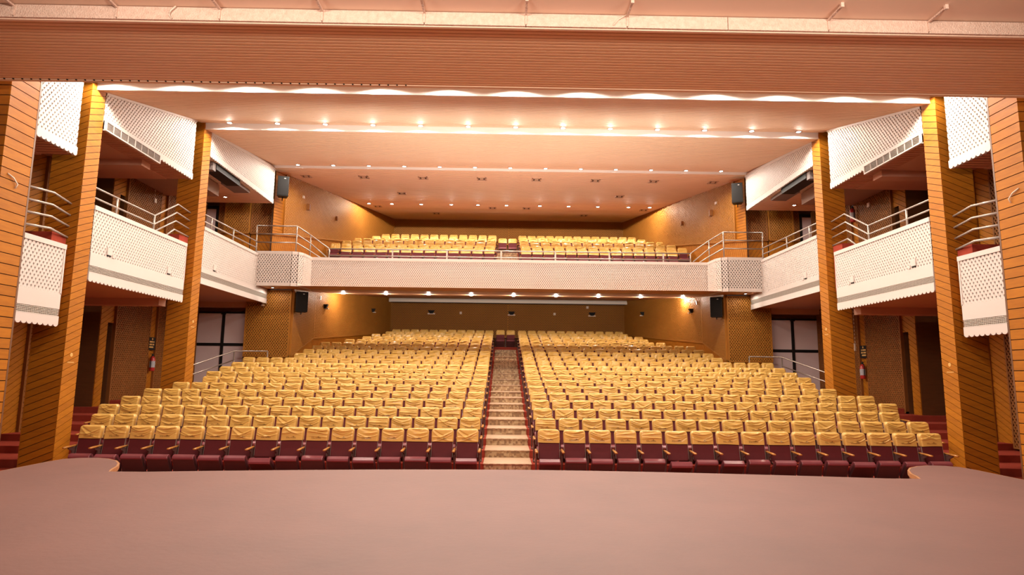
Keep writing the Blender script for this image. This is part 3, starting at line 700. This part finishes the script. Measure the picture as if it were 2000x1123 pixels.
# balcony structure
UP_D = [27.2+1.18*j for j in range(6)]; UP_T = [5.48+0.38*j for j in range(6)]; UP_F = [t-0.9 for t in UP_T]
bal = thing('balcony_deck', (0, 24.3, 3.2), label='centre balcony deck with orange underside', kind='structure')
prof = [(24.2, 3.75), (26.2, 3.75), (26.2, UP_F[0])]
for j in range(1, 6): prof += [(UP_D[j]-0.5, UP_F[j-1]), (UP_D[j]-0.5, UP_F[j])]
prof += [(35.05, UP_F[5])]
obj('tier_floor', sweep_x(prof, -9.3, 9.3), 'carpet', bal)
und = [(23.05, 3.16), (24.2, 3.17), (35.05, 4.20)]
obj('underside', sweep_x(und, -9.3, 9.3), 'under', bal)
for j in range(0, 5):
    d0 = UP_D[j]-0.52; d0 = d0 if j else 26.18
    mb = MB(); mb.box(-0.60, 0.42, d0, d0+0.04, (UP_F[j-1] if j else 3.75), UP_F[j]-0.01); obj('riser', mb, 'riser', bal)
    mb = MB(); mb.box(-0.61, 0.43, d0-0.02, UP_D[j+1]-0.52, UP_F[j]-0.01, UP_F[j]+0.012); obj('tread', mb, 'tread', bal)
crail = thing('centre_rail', (0, 24.2, 4.42), label='long two-bar steel rail on centre balcony parapet', cat='railing', group='balcony railings')
for z in (4.78, 4.52):
    mb = MB(); mb.tube([(-7.0, 24.2, z), (7.0, 24.2, z)], 0.024); obj('rail_bar', mb, 'steel', crail, smooth=True)
for k in range(-2, 4):
    x = -0.36+2.1*k
    mb = MB(); mb.box(x-0.03, x+0.03, 24.185, 24.215, 4.4, 4.78); obj('post', mb, 'steel', crail)

# ------------------------------------------------------------------ LIGHT FITTINGS
def downlight(x, d, z, watts, label, group, r=0.075, ang=175, blend=0.35):
    t = thing('downlight', (x, d, z), label=label, cat='downlight', group=group)
    mb = MB(); mb.lathe([(r*0.80, 0.01), (r*1.25, 0.005), (r*1.25, -0.012), (r*0.82, -0.016), (r*0.80, 0.01)], (x, d, z), 16); obj('trim_ring', mb, 'white', t, smooth=True)
    mb = MB(); mb.lathe([(r*0.80, -0.004), (r*0.80, -0.010)], (x, d, z), 16); obj('lens', mb, 'lens', t)
    L = bpy.data.lights.new('downlight_lamp', 'POINT' if ang > 179 else 'SPOT'); L.energy = watts; L.color = LAMP; L.shadow_soft_size = 0.05
    if ang <= 179: L.spot_size = math.radians(ang); L.spot_blend = blend
    lo = bpy.data.objects.new('downlight_lamp', L); COL.objects.link(lo); lo.parent = t; lo.location = (0, 0, -0.035 if ang <= 179 else -0.09)
    return t
for k in range(13):
    downlight(1.47*(k-6)-0.02, 13.09, 6.285, P_COVE, 'downlight %s from left in ceiling row nearest the stage' % ORD[k+1], 'first cove downlights')
for k in range(13):
    downlight(1.41*(k-6)+0.05, 18.04, 7.318, P_COVE, 'downlight %s from left in middle cove row of ceiling' % ORD[k+1], 'second cove downlights')
for k in range(13):
    downlight(1.365*(k-6)-0.05, 23.70, 7.96, P_COVE, 'downlight %s from left in rear cove row of ceiling' % ORD[k+1], 'third cove downlights')
for k, px in enumerate((711, 765, 822, 880.6, 932.5, 988, 1053, 1109.5, 1166.5, 1226.5, 1276)):
    x = (px-985)/1240*31.5-0.24
    downlight(max(-6.95, min(6.95, x)), 30.6, 8.35, P_REAR, 'bright downlight %s from left above the balcony seats' % ORD[k+1], 'balcony downlights', r=0.09, ang=179, blend=0.03)
for k in range(9):
    downlight(-7.40+1.90*k, 28.2, 3.54, P_UNDER, 'small downlight %s from left under the centre balcony' % ORD[k+1], 'under balcony downlights', r=0.075, ang=179.5, blend=0.02)
for s in (-1, 1):
    downlight(s*8.85, 23.55, 3.15, P_UNDER*0.25, 'small downlight under %s corner of centre balcony' % SIDE[s], 'corner downlights', r=0.06)

for s in (-1, 1):
    downlight(s*10.7, 23.2, 6.505, 45.0, 'downlight in %s balcony corridor ceiling by the end door' % SIDE[s], 'corridor downlights', r=0.07)

# ceiling vents
def ceil_z(d): return CF[1]+(CG[1]-CF[1])*(d-CF[0])/(CG[0]-CF[0])
VENTS = [(px, 25.25) for px in (597, 709, 824, 938, 1045, 1160, 1274, 1391)]+[(784, 28.2), (1207, 28.2)]+[(738, 31.3), (960, 31.3), (1026, 31.3), (1254, 31.3), (852, 33.0), (1137, 33.0)]
for i, (px, d) in enumerate(VENTS):
    x = (px-984)/1240*(d*1.035)-0.24; z = ceil_z(d)
    if i < 8: lb = 'ceiling air vent, %s from left in row just behind rear cove' % ORD[i+1]
    elif i < 10: lb = '%s ceiling air vent of the pair before balcony downlights' % ('left' if i == 8 else 'right')
    elif i < 14: lb = 'ceiling air vent %s from left just behind balcony downlights' % ORD[i-9]
    else: lb = '%s ceiling air vent nearest the back wall' % ('left' if i == 14 else 'right')
    t = thing('ceiling_vent', (x, d, z), label=lb, cat='vent', group='ceiling vents')
    mb = MB(); a, b = 0.19, 0.19
    for (x0, x1, y0, y1) in ((-a, a, -b, -b+0.05), (-a, a, b-0.05, b), (-a, -a+0.05, -b, b), (a-0.05, a, -b, b)):
        mb.box(x+x0, x+x1, d+y0, d+y1, z-0.03, z+0.01)
    obj('frame', mb, 'vent', t)
    mb = MB(); mb.box(x-a+0.05, x+a-0.05, d-b+0.05, d+b-0.05, z-0.012, z+0.005); obj('throat', mb, 'ventdark', t)
    mb = MB(); mb.box(x-0.07, x+0.07, d-0.07, d+0.07, z-0.03, z-0.012); obj('core_plate', mb, 'vent', t)

# added flood lamps: unseen fill for stage and seats, on a bar above frame
bar = thing('added_flood_bar', (0, 4.5, 4.75), label='added unseen bar carrying fill floods over the stage', cat='light bar')
mb = MB(); mb.tube([(-7, 4.5, 4.8), (7, 4.5, 4.8)], 0.025); obj('pipe', mb, 'blackmetal', bar, smooth=True)
for k in range(7):
    mb = MB(); x = -6+2*k; mb.tube([(x, 4.5, 4.8), (x, 4.5, 5.22)], 0.012); obj('hanger', mb, 'blackmetal', bar)
for k in range(4):
    x = -4.8+3.2*k
    t = thing('added_flood', (x, 4.5, 4.7), label='added unseen flood lamp %s from left on bar above frame' % ORD[k+1], cat='flood lamp', group='added fill floods')
    mb = MB(); mb.box(x-0.22, x+0.22, 4.42, 4.62, 4.5, 4.76); obj('housing', mb, 'blackmetal', t)
    L = bpy.data.lights.new('added_flood_lamp', 'AREA'); L.energy = P_FILL; L.color = (1.0, 0.84, 0.70); L.shape = 'RECTANGLE'; L.size = 0.42; L.size_y = 0.26
    lo = bpy.data.objects.new('added_flood_lamp', L); COL.objects.link(lo); lo.parent = t; lo.location = (0, 0.14, -0.1)
    lo.rotation_euler = (math.radians(62), 0, 0)

# uplighters added to brighten the ceiling, out of sight below the stage edge
for k in range(5):
    x = -5.0+2.5*k
    t = thing('added_uplight', (x, 10.45, FLOOR_Z), label='added unseen ceiling fill lamp %s from left before the front row' % ORD[k+1], cat='uplighter', group='added ceiling fill lamps')
    mb = MB(); mb.lathe([(0.0, 0.0), (0.09, 0.0), (0.10, 0.12), (0.085, 0.12), (0.08, 0.05), (0.0, 0.05)], (x, 10.45, FLOOR_Z), 14); obj('housing', mb, 'blackmetal', t, smooth=True)
    L = bpy.data.lights.new('added_uplight_lamp', 'SPOT'); L.energy = P_UPFILL; L.color = LAMP; L.spot_size = math.radians(48); L.spot_blend = 0.9; L.shadow_soft_size = 0.08
    lo = bpy.data.objects.new('added_uplight_lamp', L); COL.objects.link(lo); lo.parent = t; lo.location = (0, 0, 0.13)
    lo.rotation_euler = (math.radians(90+43), 0, 0)

# ------------------------------------------------------------------ SEATS
HW = 0.208
def yf(z): return -0.105+0.105*(z-0.33)/0.57     # front of the reclined back
def rr_outline(hw, z0, z1, r, n=5):
    pts = []
    for (cx, cz, a0) in ((hw-r, z1-r, 0), (-(hw-r), z1-r, 90), (-(hw-r*0.5), z0+r*0.5, 180), (hw-r*0.5, z0+r*0.5, 270)):
        rad = r if a0 < 180 else r*0.5
        for k in range(n):
            a = math.radians(a0+90*k/(n-1)); pts.append((cx+rad*math.cos(a), cz+rad*math.sin(a)))
    return pts
def back_mb(n=5):
    mb = MB(); o = rr_outline(HW, 0.33, 0.885, 0.05, n); loops = []
    cx, cz = 0, 0.61
    for (sc_, dy) in ((1.0, 0.075), (1.0, 0.012), (0.985, 0.003), (0.93, 0.0)):
        loops.append([((x-cx)*sc_+cx, yf((z-cz)*sc_+cz)+dy, (z-cz)*sc_+cz) for x, z in o])
    return mb.loft(loops)
def cover_mb(seed, nx=34, nz=28, amp=1.0):
    rnd = random.Random(seed); mb = MB(); hw = HW+0.010; zb = 0.655; zt = 0.905; r = 0.062
    W = []
    style = seed % 4
    for k in range(rnd.randint(5, 8)):
        zc = rnd.uniform(zb+0.07, zt-0.01); b = rnd.uniform(0.6, 1.8) if style != 1 else rnd.uniform(-0.2, 0.4)
        a = rnd.uniform(-0.12, 0.12) if style != 2 else rnd.choice((-1, 1))*rnd.uniform(0.25, 0.5)
        W.append((zc, a, b, rnd.uniform(0.0065, 0.011), rnd.choice((-1, 1, -1))*rnd.uniform(0.016, 0.030), rnd.uniform(-0.1, 0.1), rnd.uniform(0.09, 0.2)))
    tilt = rnd.uniform(-0.03, 0.03); sag = rnd.uniform(0.0, 0.018)
    def top(x):
        e = abs(x)-(hw-r); d = 0.0 if e <= 0 else r-math.sqrt(max(r*r-e*e, 0))
        return zt-d+sag*((x/hw)**2-1)*0.6+rnd.uniform(-0.002, 0.002)
    front = []
    for i in range(nx+1):
        x = -hw+2*hw*i/nx; t_ = top(x); bt = zb+tilt*x+0.003*math.sin(9*x+seed)
        for j in range(nz+1):
            v = j/nz; z = bt+(t_-bt)*v
            w = 0.0
            for (zc, a, b, sg, am, xc, xs) in W:
                w += am*math.exp(-((z-(zc+a*x+b*x*x-0.02))/sg)**2)*math.exp(-((x-xc)/xs)**2)
            e = min((hw-abs(x))/0.03, 1.0); et = min((t_-z)/0.03+0.0, 1.0); e = min(e, et)
            w = max(min(w*amp*max(e, 0), 0.016), -0.026)
            rnd_y = 0.03*(1-math.sqrt(max(0.0, 1-(1-max(e, 0))**2)))
            front.append((x, yf(z)-0.026+w+rnd_y, z))
    n1 = nz+1; fs = []
    for i in range(nx):
        for j in range(nz): fs.append((i*n1+j, (i+1)*n1+j, (i+1)*n1+j+1, i*n1+j+1))
    # boundary: up the left side, over the top, down the right
    bnd = [j for j in range(n1)]+[i*n1+nz for i in range(1, nx+1)]+[nx*n1+j for j in range(nz-1, -1, -1)]
    base = len(front); back = [(front[b][0], yf(front[b][2])+0.085, front[b][2]) for b in bnd]
    for k in range(len(bnd)-1): fs.append((bnd[k], bnd[k+1], base+k+1, base+k))
    fs.append(tuple(base+k for k in range(len(bnd))))
    return mb.add(front+back, fs)
def pan_mb(tip, lip=False):
    mb = MB(); hw = 0.203
    piv = (-0.10, 0.185)
    if not lip: pr = [(-0.045, 0.0), (-0.045, 0.36), (-0.02, 0.385), (0.03, 0.385), (0.03, 0.0)]
    else: pr = [(-0.052, 0.350), (-0.05, 0.380), (-0.025, 0.402), (0.05, 0.398), (0.085, 0.36), (0.085, 0.02), (0.028, 0.02), (0.028, 0.350)]
    c, s_ = math.cos(tip), math.sin(tip); q = []
    # profile runs along the pan; tip = lean of the pan away from vertical, towards the stage
    for (a, l) in pr: q.append((piv[0]-s_*(l-0.17)+c*a-0.085, piv[1]+c*(l-0.17)+s_*a-0.02))
    lo = [[(x, y, z) for (y, z) in q] for x in (-hw, -hw+0.01, hw-0.01, hw)]
    for x_i in (0, 3):
        cy = sum(p[1] for p in lo[x_i])/len(q); cz = sum(p[2] for p in lo[x_i])/len(q)
        lo[x_i] = [(p[0], cy+(p[1]-cy)*0.95, cz+(p[2]-cz)*0.97) for p in lo[x_i]]
    return mb.loft(lo)
def arm_mb(n=8):
    mb = MB(); loops = []
    for (y, w, h) in ((-0.415, 0.020, 0.010), (-0.405, 0.030, 0.018), (-0.30, 0.032, 0.021), (-0.10, 0.029, 0.019), (-0.02, 0.024, 0.015)):
        loops.append([(w*math.cos(2*math.pi*k/n), y, 0.505+0.05*(y+0.335)+h*math.sin(2*math.pi*k/n)) for k in range(n)])
    return mb.loft(loops)
def stand_mb():
    mb = MB()
    mb.plate([(-0.22, 0.0), (0.06, 0.0), (0.06, 0.02), (-0.02, 0.05), (0.02, 0.50), (-0.06, 0.52), (-0.26, 0.505), (-0.27, 0.47), (-0.16, 0.42), (-0.12, 0.05), (-0.22, 0.02)],
             (-0.014, 0, 0), (0, 1, 0), (0, 0, 1), (1, 0, 0), 0, 0.028)
    return mb
def bracket_mb():
    mb = MB(); mb.box(-0.02, 0.02, -0.15, -0.09, 0.485, 0.50); mb.box(-0.008, 0.008, -0.135, -0.105, 0.43, 0.49); return mb
def edge_mb(s):
    mb = MB()
    mb.plate([(yf(0.36)+0.006, 0.36), (yf(0.36)+0.028, 0.36), (yf(0.86)+0.028, 0.86), (yf(0.86)+0.006, 0.86)], (s*(HW+0.001), 0, 0), (0, 1, 0), (0, 0, 1), (s, 0, 0), 0, 0.005)
    return mb

ME_BACK = tomesh('backrest', back_mb(), 'maroon', False)
ME_COV = [tomesh('head_cover', cover_mb(k+3), 'cover', True) for k in range(12)]
TIPS = [math.radians(a) for a in (30, 36, 43, 56)]
ME_PAN = [tomesh('seat_pan', pan_mb(t), 'pan') for t in TIPS]
ME_LIP = [tomesh('seat_cushion', pan_mb(t, True), 'panlip', False) for t in TIPS]
ME_ARM = tomesh('armrest', arm_mb(), 'arm', True)
ME_STAND = tomesh('side_stand', stand_mb(), 'stand')
ME_BRK = tomesh('arm_bracket', bracket_mb(), 'steel')
ME_EDGE = [tomesh('edge_trim', edge_mb(q), 'steel_light') for q in (-1, 1)]

LEFT_END = [8.64, 9.07, 9.56, 9.65, 9.67, 9.46, 9.09, 9.45, 9.50, 9.55, 9.58, 8.13, 8.17, 8.19, 8.20, 7.51, 7.10, 6.70, 6.24, 6.10]
N_L = [16, 17, 18, 18, 18, 17, 17, 18, 18, 18, 18, 15, 15, 15, 15, 13, 12, 12, 11, 11]
N_R = list(N_L); N_R[2] = 17
seats = []     # (distance, row, side, k, x, d, z, is_end)
for i in range(20):
    a0 = 0.56+0.05*i/19
    for s, NN in ((-1, N_L), (1, N_R)):
        n = NN[i]; start = abs(AX*1.0+s*a0); end = LEFT_END[i]+(0 if s < 0 else 0.02)
        if s > 0 and i == 2: end -= 0.5
        p = min((end-start)/n, 0.515)
        for k in range(n):
            x = s*(start+p*(k+0.5)); seats.append((math.hypot(x, ROW_D[i]), i, s, k, x, ROW_D[i], ROW_F[i], k == n-1, p, n))
near = [q for q in seats if q[1] < 8]+sorted([q for q in seats if q[1] == 8], key=lambda q: q[3])
N_IND = 300
near_set = set((q[1], q[2], q[3]) for q in near[:N_IND])
rs = random.Random(11)
def child(parent, name, me, loc=(0, 0, 0), label=None):
    o = bpy.data.objects.new(name, me); COL.objects.link(o); o.parent = parent; o.location = loc
    if label: o['label'] = label
    return o
for (dist, i, s, k, x, d, z, end, p, n) in near[:N_IND]:
    rowname = ['front row', 'second row', 'third row', 'fourth row', 'fifth row', 'sixth row', 'seventh row', 'eighth row', 'ninth row'][i]
    lb = 'maroon seat in gold cover, %s, %s block, %s from aisle' % (rowname, SIDE[s], ORD[k+1])
    t = thing('auditorium_seat', (x, d, z), label=lb, cat='seat', group='seats in the lower hall')
    child(t, 'backrest', ME_BACK)
    child(t, 'head_cover', rs.choice(ME_COV), label='wrinkled gold satin head cover')
    for q in ME_EDGE: child(t, 'edge_trim', q)
    v = rs.choices(range(4), (5, 4, 2, 1))[0]
    pn = child(t, 'seat_pan', ME_PAN[v]); child(pn, 'seat_cushion', ME_LIP[v])
    for q in ((-s,) if not end else (-s, s)):
        ax = q*p/2
        st_ = child(t, 'side_stand', ME_STAND, (ax, 0, 0)); child(st_, 'armrest', ME_ARM, (0, 0, 0), 'varnished wooden armrest')
        child(st_, 'arm_bracket', ME_BRK)

# the remaining seats, past 300: one object
rest = MB()
low_cov = [cover_mb(50+k, 9, 6, 1.0) for k in range(6)]
lo_parts = [(back_mb(3), 0), (pan_mb(TIPS[0]), 2), (pan_mb(TIPS[0], True), 3)]
lo_arm = arm_mb(5); lo_st = stand_mb()
def add_seat(x, d, z, p, s, end):
    def put(m, slot, ox=0.0):
        rest.cur = slot; rest.add([(v[0]+x+ox, v[1]+d, v[2]+z) for v in m.v], m.f)
    put(lo_parts[0][0], 0); put(rs.choice(low_cov), 1); put(lo_parts[1][0], 2); put(lo_parts[2][0], 3)
    for q in ((-s,) if not end else (-s, s)): put(lo_arm, 4, q*p/2); put(lo_st, 5, q*p/2)
for (dist, i, s, k, x, d, z, end, p, n) in seats:
    if (i, s, k) not in near_set: add_seat(x, d, z, p, s, end)
for k in range(2): add_seat(AX-0.27+0.54*k, ROW_D[19]-0.2, ROW_F[19], 0.5, -1, True)
UP_END = [7.36, 8.15, 7.95, 7.75, 7.05, 6.8]
for j in range(6):
    for s in (-1, 1):
        start = abs(-0.08+s*0.55); n = int(round((UP_END[j]-start)/0.503)); p = (UP_END[j]-start)/n
        for k in range(n): add_seat(s*(start+p*(k+0.5)), UP_D[j], UP_F[j], p, s, k == n-1)
for k in range(2): add_seat(-0.08-0.26+0.52*k, UP_D[4]+0.2, UP_F[4], 0.5, -1, True)
rest.cur = 0
obj('rear_seats', rest, ['maroon', 'cover_plain', 'pan', 'panlip', 'arm', 'stand'], kind='stuff', cat='seats',
    label='distant gold-covered maroon seats in upper hall rows and balcony')

# ------------------------------------------------------------------ SMALL THINGS
def speaker(s, x, d, z, w, h, dep, label, yaw):
    t = thing('loudspeaker', (x, d, z), label=label, cat='loudspeaker', group='black wall loudspeakers')
    R = Matrix.Rotation(yaw, 3, 'Z')
    def tr(mb):
        mb.v = [tuple(R @ Vector(v)+Vector((x, d, z))) for v in mb.v]; return mb
    fl = [(-w/2, -dep/2), (w/2, -dep/2), (w/2*0.72, dep/2), (-w/2*0.72, dep/2)]
    mb = MB(); mb.loft([[(a, b, hh) for a, b in fl] for hh in (0, h)]); obj('cabinet', tr(mb), 'blackmetal', t)
    mb = MB(); mb.box(-w/2+0.02, w/2-0.02, -dep/2-0.012, -dep/2, 0.03, h-0.03); obj('front_grille', tr(mb), 'black', t)
    mb = MB(); mb.tube([(0.0, 0, -0.03), (0, 0.0, -0.05), (-s*0.0, dep*0.9, -0.05)], 0.02, 6); mb.tube([(0, 0, 0), (0, 0, -0.05)], 0.02, 6); obj('bracket', tr(mb), 'blackmetal', t)
    mb = MB(); mb.box(0.03, 0.09, -dep/2-0.016, -dep/2-0.012, h-0.10, h-0.075); obj('badge', tr(mb), 'grille', t)
for s in (-1, 1):
    sd = SIDE[s]
    speaker(s, s*9.02, 24.45, 6.88, 0.42, 0.80, 0.36, '%s upper black loudspeaker on the balcony pier' % sd, -s*0.35)
    speaker(s, s*8.03, 24.45, 2.33, 0.44, 0.77, 0.36, '%s lower black loudspeaker under the balcony corner' % sd, -s*0.35)
    # dome camera and small boxes
    t = thing('dome_camera', (s*9.36, 24.0, 2.55), label='small white dome camera near %s lattice pier' % sd, cat='camera') if s < 0 else None
    if t:
        mb = MB(); mb.lathe([(0.0, 0.0), (0.07, 0.0), (0.075, 0.04), (0.04, 0.10), (0.0, 0.12)], (s*9.36, 24.05, 2.50), 14); obj('dome', mb, 'cream', t, smooth=True)
        mb = MB(); mb.tube([(s*9.36, 24.05, 2.60), (s*9.36, 24.16, 2.66)], 0.02, 6); obj('mount', mb, 'cream', t)
    # black wedge fittings and cream boxes on the lower splayed wall
    def onwall(u): return Vector((s*(8.32-1.8*u), 26.9+8.1*u, 0))
    for u, z in ((0.10, 2.82), (0.70, 3.15)):
        p = onwall(u)
        t = thing('wall_wedge', (p.x, p.y, z), label='black wedge fitting on %s lower splayed wall, %s' % (sd, 'nearer end' if u < 0.5 else 'rear end'), cat='wall fitting', group='black wedge fittings')
        mb = MB(); c = Vector((p.x-s*0.10, p.y-0.03, z))
        mb.loft([[c+Vector((-0.06, -0.06, 0)), c+Vector((0.06, -0.06, 0)), c+Vector((0.06, 0.06, 0)), c+Vector((-0.06, 0.06, 0))],
                 [c+Vector((-0.14, -0.10, 0.17)), c+Vector((0.14, -0.10, 0.17)), c+Vector((0.14, 0.10, 0.17)), c+Vector((-0.14, 0.10, 0.17))]])
        obj('wedge', mb, 'blackmetal', t)
        mb = MB(); mb.box(c.x-0.15, c.x+0.15, c.y+0.02, c.y+0.12, z-0.03, z+0.02); obj('base_plate', mb, 'cream', t)
    for u, z in ((0.05, 3.15),):
        p = onwall(u); mb = MB(); mb.box(p.x-s*0.06-0.05, p.x-s*0.06+0.05, p.y-0.06, p.y+0.04, z, z+0.16)
        obj('cream_box', mb, 'cream', label='small cream box on %s lower splayed wall' % sd, cat='junction box', group='cream wall boxes')
    # upper wall fittings
    def onup(u): return Vector((s*(9.36-2.84*u), 24.5+10.5*u, 0))
    for u, z, m, w, nm in ((0.17, 7.35, 'cream', 0.10, 'small cream box'), (0.20, 6.92, 'jali_side', 0.26, 'brown square cover'), (0.42, 7.05, 'jali_side', 0.18, 'brown small cover')):
        p = onup(u); mb = MB(); mb.box(p.x-s*0.08-w/2, p.x-s*0.08+w/2, p.y-0.08, p.y+0.05, z, z+w)
        obj('wall_cover', mb, m, label='%s on %s balcony lattice wall' % (nm, sd), cat='wall box', group='balcony wall boxes')

for k, (x, z) in enumerate(((-4.22, 3.34), (0.20, 3.32), (4.65, 3.32))):
    t = thing('wall_wedge', (x, 34.85, z), label='black wedge fitting on lower back wall, %s of three' % ('left', 'middle', 'right')[k], cat='wall fitting', group='black wedge fittings')
    mb = MB(); mb.loft([[(x-0.08, 34.82, z), (x+0.08, 34.82, z), (x+0.08, 34.94, z), (x-0.08, 34.94, z)], [(x-0.18, 34.76, z+0.17), (x+0.18, 34.76, z+0.17), (x+0.18, 34.95, z+0.17), (x-0.18, 34.95, z+0.17)]])
    obj('wedge', mb, 'blackmetal', t)
    mb = MB(); mb.box(x-0.2, x+0.2, 34.90, 34.96, z-0.04, z+0.03); obj('base_plate', mb, 'cream', t)
for k, (x, z) in enumerate(((-2.6, 3.33), (2.58, 3.33), (4.4, 3.72))):
    mb = MB(); mb.box(x-0.06, x+0.06, 34.90, 34.97, z, z+0.13)
    obj('cream_box', mb, 'cream', label='small cream box on lower back wall, %s of three' % ('left', 'middle', 'right')[k], cat='junction box', group='cream wall boxes')
t = thing('screen_housing', (0, 34.5, 3.92), label='long white projection screen housing below the balcony', cat='screen')
mb = MB(); mb.box(-6.5, 6.52, 34.45, 34.62, 3.92, 4.05); obj('case', mb, 'screenbox', t)
mb = MB(); mb.box(-6.5, 6.52, 34.50, 34.66, 4.05, 4.12); obj('top_cover', mb, 'grille', t)
mb = MB(); mb.box(-6.4, 6.4, 34.52, 34.56, 3.89, 3.92); obj('screen_batten', mb, 'blackmetal', t)

def extinguisher(s, d, z, label):
    x = s*(XS-0.16)
    t = thing('fire_extinguisher', (x, d, z), label=label, cat='fire extinguisher', group='fire extinguishers')
    mb = MB(); mb.lathe([(0.0, 0.0), (0.075, 0.0), (0.085, 0.02), (0.085, 0.40), (0.06, 0.46), (0.03, 0.49), (0.0, 0.49)], (x, d, z), 16); obj('cylinder', mb, 'red', t, smooth=True)
    mb = MB(); mb.lathe([(0.087, 0.12), (0.0872, 0.33)], (x, d, z), 16); obj('label_band', mb, 'paper', t, label='printed grey label')
    mb = MB(); mb.lathe([(0.0, 0.49), (0.03, 0.49), (0.03, 0.55), (0.0, 0.55)], (x, d, z), 10); mb.box(x-0.012, x+0.012, d-0.12, d+0.03, z+0.55, z+0.575); obj('valve_handle', mb, 'blackmetal', t)
    mb = MB(); mb.tube([(x, d-0.03, z+0.53), (x-s*0.02, d-0.13, z+0.48), (x-s*0.03, d-0.15, z+0.30), (x-s*0.02, d-0.13, z+0.10)], 0.013, 6); obj('hose', mb, 'blackmetal', t, smooth=True)
def sign(s, d, z0, z1, label):
    x = s*(XS-0.09)
    t = thing('wall_sign', (x, d, z0), label=label, cat='sign', group='black wall signs')
    mb = MB(); mb.box(x-s*0.012, x, d-0.19, d+0.19, z0, z1); obj('board', mb, 'blackmetal', t)
    mb = MB(); h = z1-z0
    for r_, ws in enumerate(((0.20, 0.05), (0.15, 0.10), (0.24,))):
        zz = z0+h*(0.58-0.21*r_); y = d-0.16
        for w in ws: mb.box(x-s*0.016, x-s*0.012, y, y+w, zz, zz+0.05); y += w+0.03
    mb.lathe([(0.035, 0.0), (0.035, -s*0.004)], (x-s*0.012, d, z0+h*0.86), 12, 'x')
    obj('gold_lettering', mb, 'gold', t, label='three lines of illegible gold lettering')
for s in (-1, 1):
    extinguisher(s, 21.5, 0.02, '%s red fire extinguisher on plank strip beside lower seats' % SIDE[s])
    sign(s, 21.5, 0.72, 1.14, '%s black sign with gold lettering above the extinguisher' % SIDE[s])
extinguisher(1, 21.5, 5.45, 'red fire extinguisher on right balcony corridor wall')
for s, d, z, zc, lb in ((-1, 20.9, 5.62, 6.4, 'cream switch with conduit on left balcony corridor wall'), (1, 22.0, 0.98, 2.5, 'cream box with conduit on right lower lattice wall'), (1, 20.6, 5.75, 5.75, 'small cream switch on right balcony corridor wall')):
    t = thing('wall_switch', (s*(XS-0.08), d, z), label=lb, cat='switch')
    x = s*(XS-0.08)
    mb = MB(); mb.box(x-s*0.05, x, d-0.06, d+0.06, z, z+(0.26 if s > 0 and z < 2 else 0.14)); obj('plate', mb, 'cream', t)
    if zc > z: mb = MB(); mb.tube([(x, d, z+0.1), (x, d, zc)], 0.012, 6); obj('conduit', mb, 'cream', t)
t = thing('wall_switch', (XS-0.08, 16.35, 4.0), label='cream box on right wall between stage pier and pillar', cat='switch')
mb = MB(); mb.box(XS-0.14, XS-0.06, 16.25, 16.5, 4.05, 4.35); obj('plate', mb, 'cream', t)

# ------------------------------------------------------------------ lift everything so that the hall floor is at z = 0
for o in list(SC.objects):
    if o.parent is None: o.location.z += ZUP
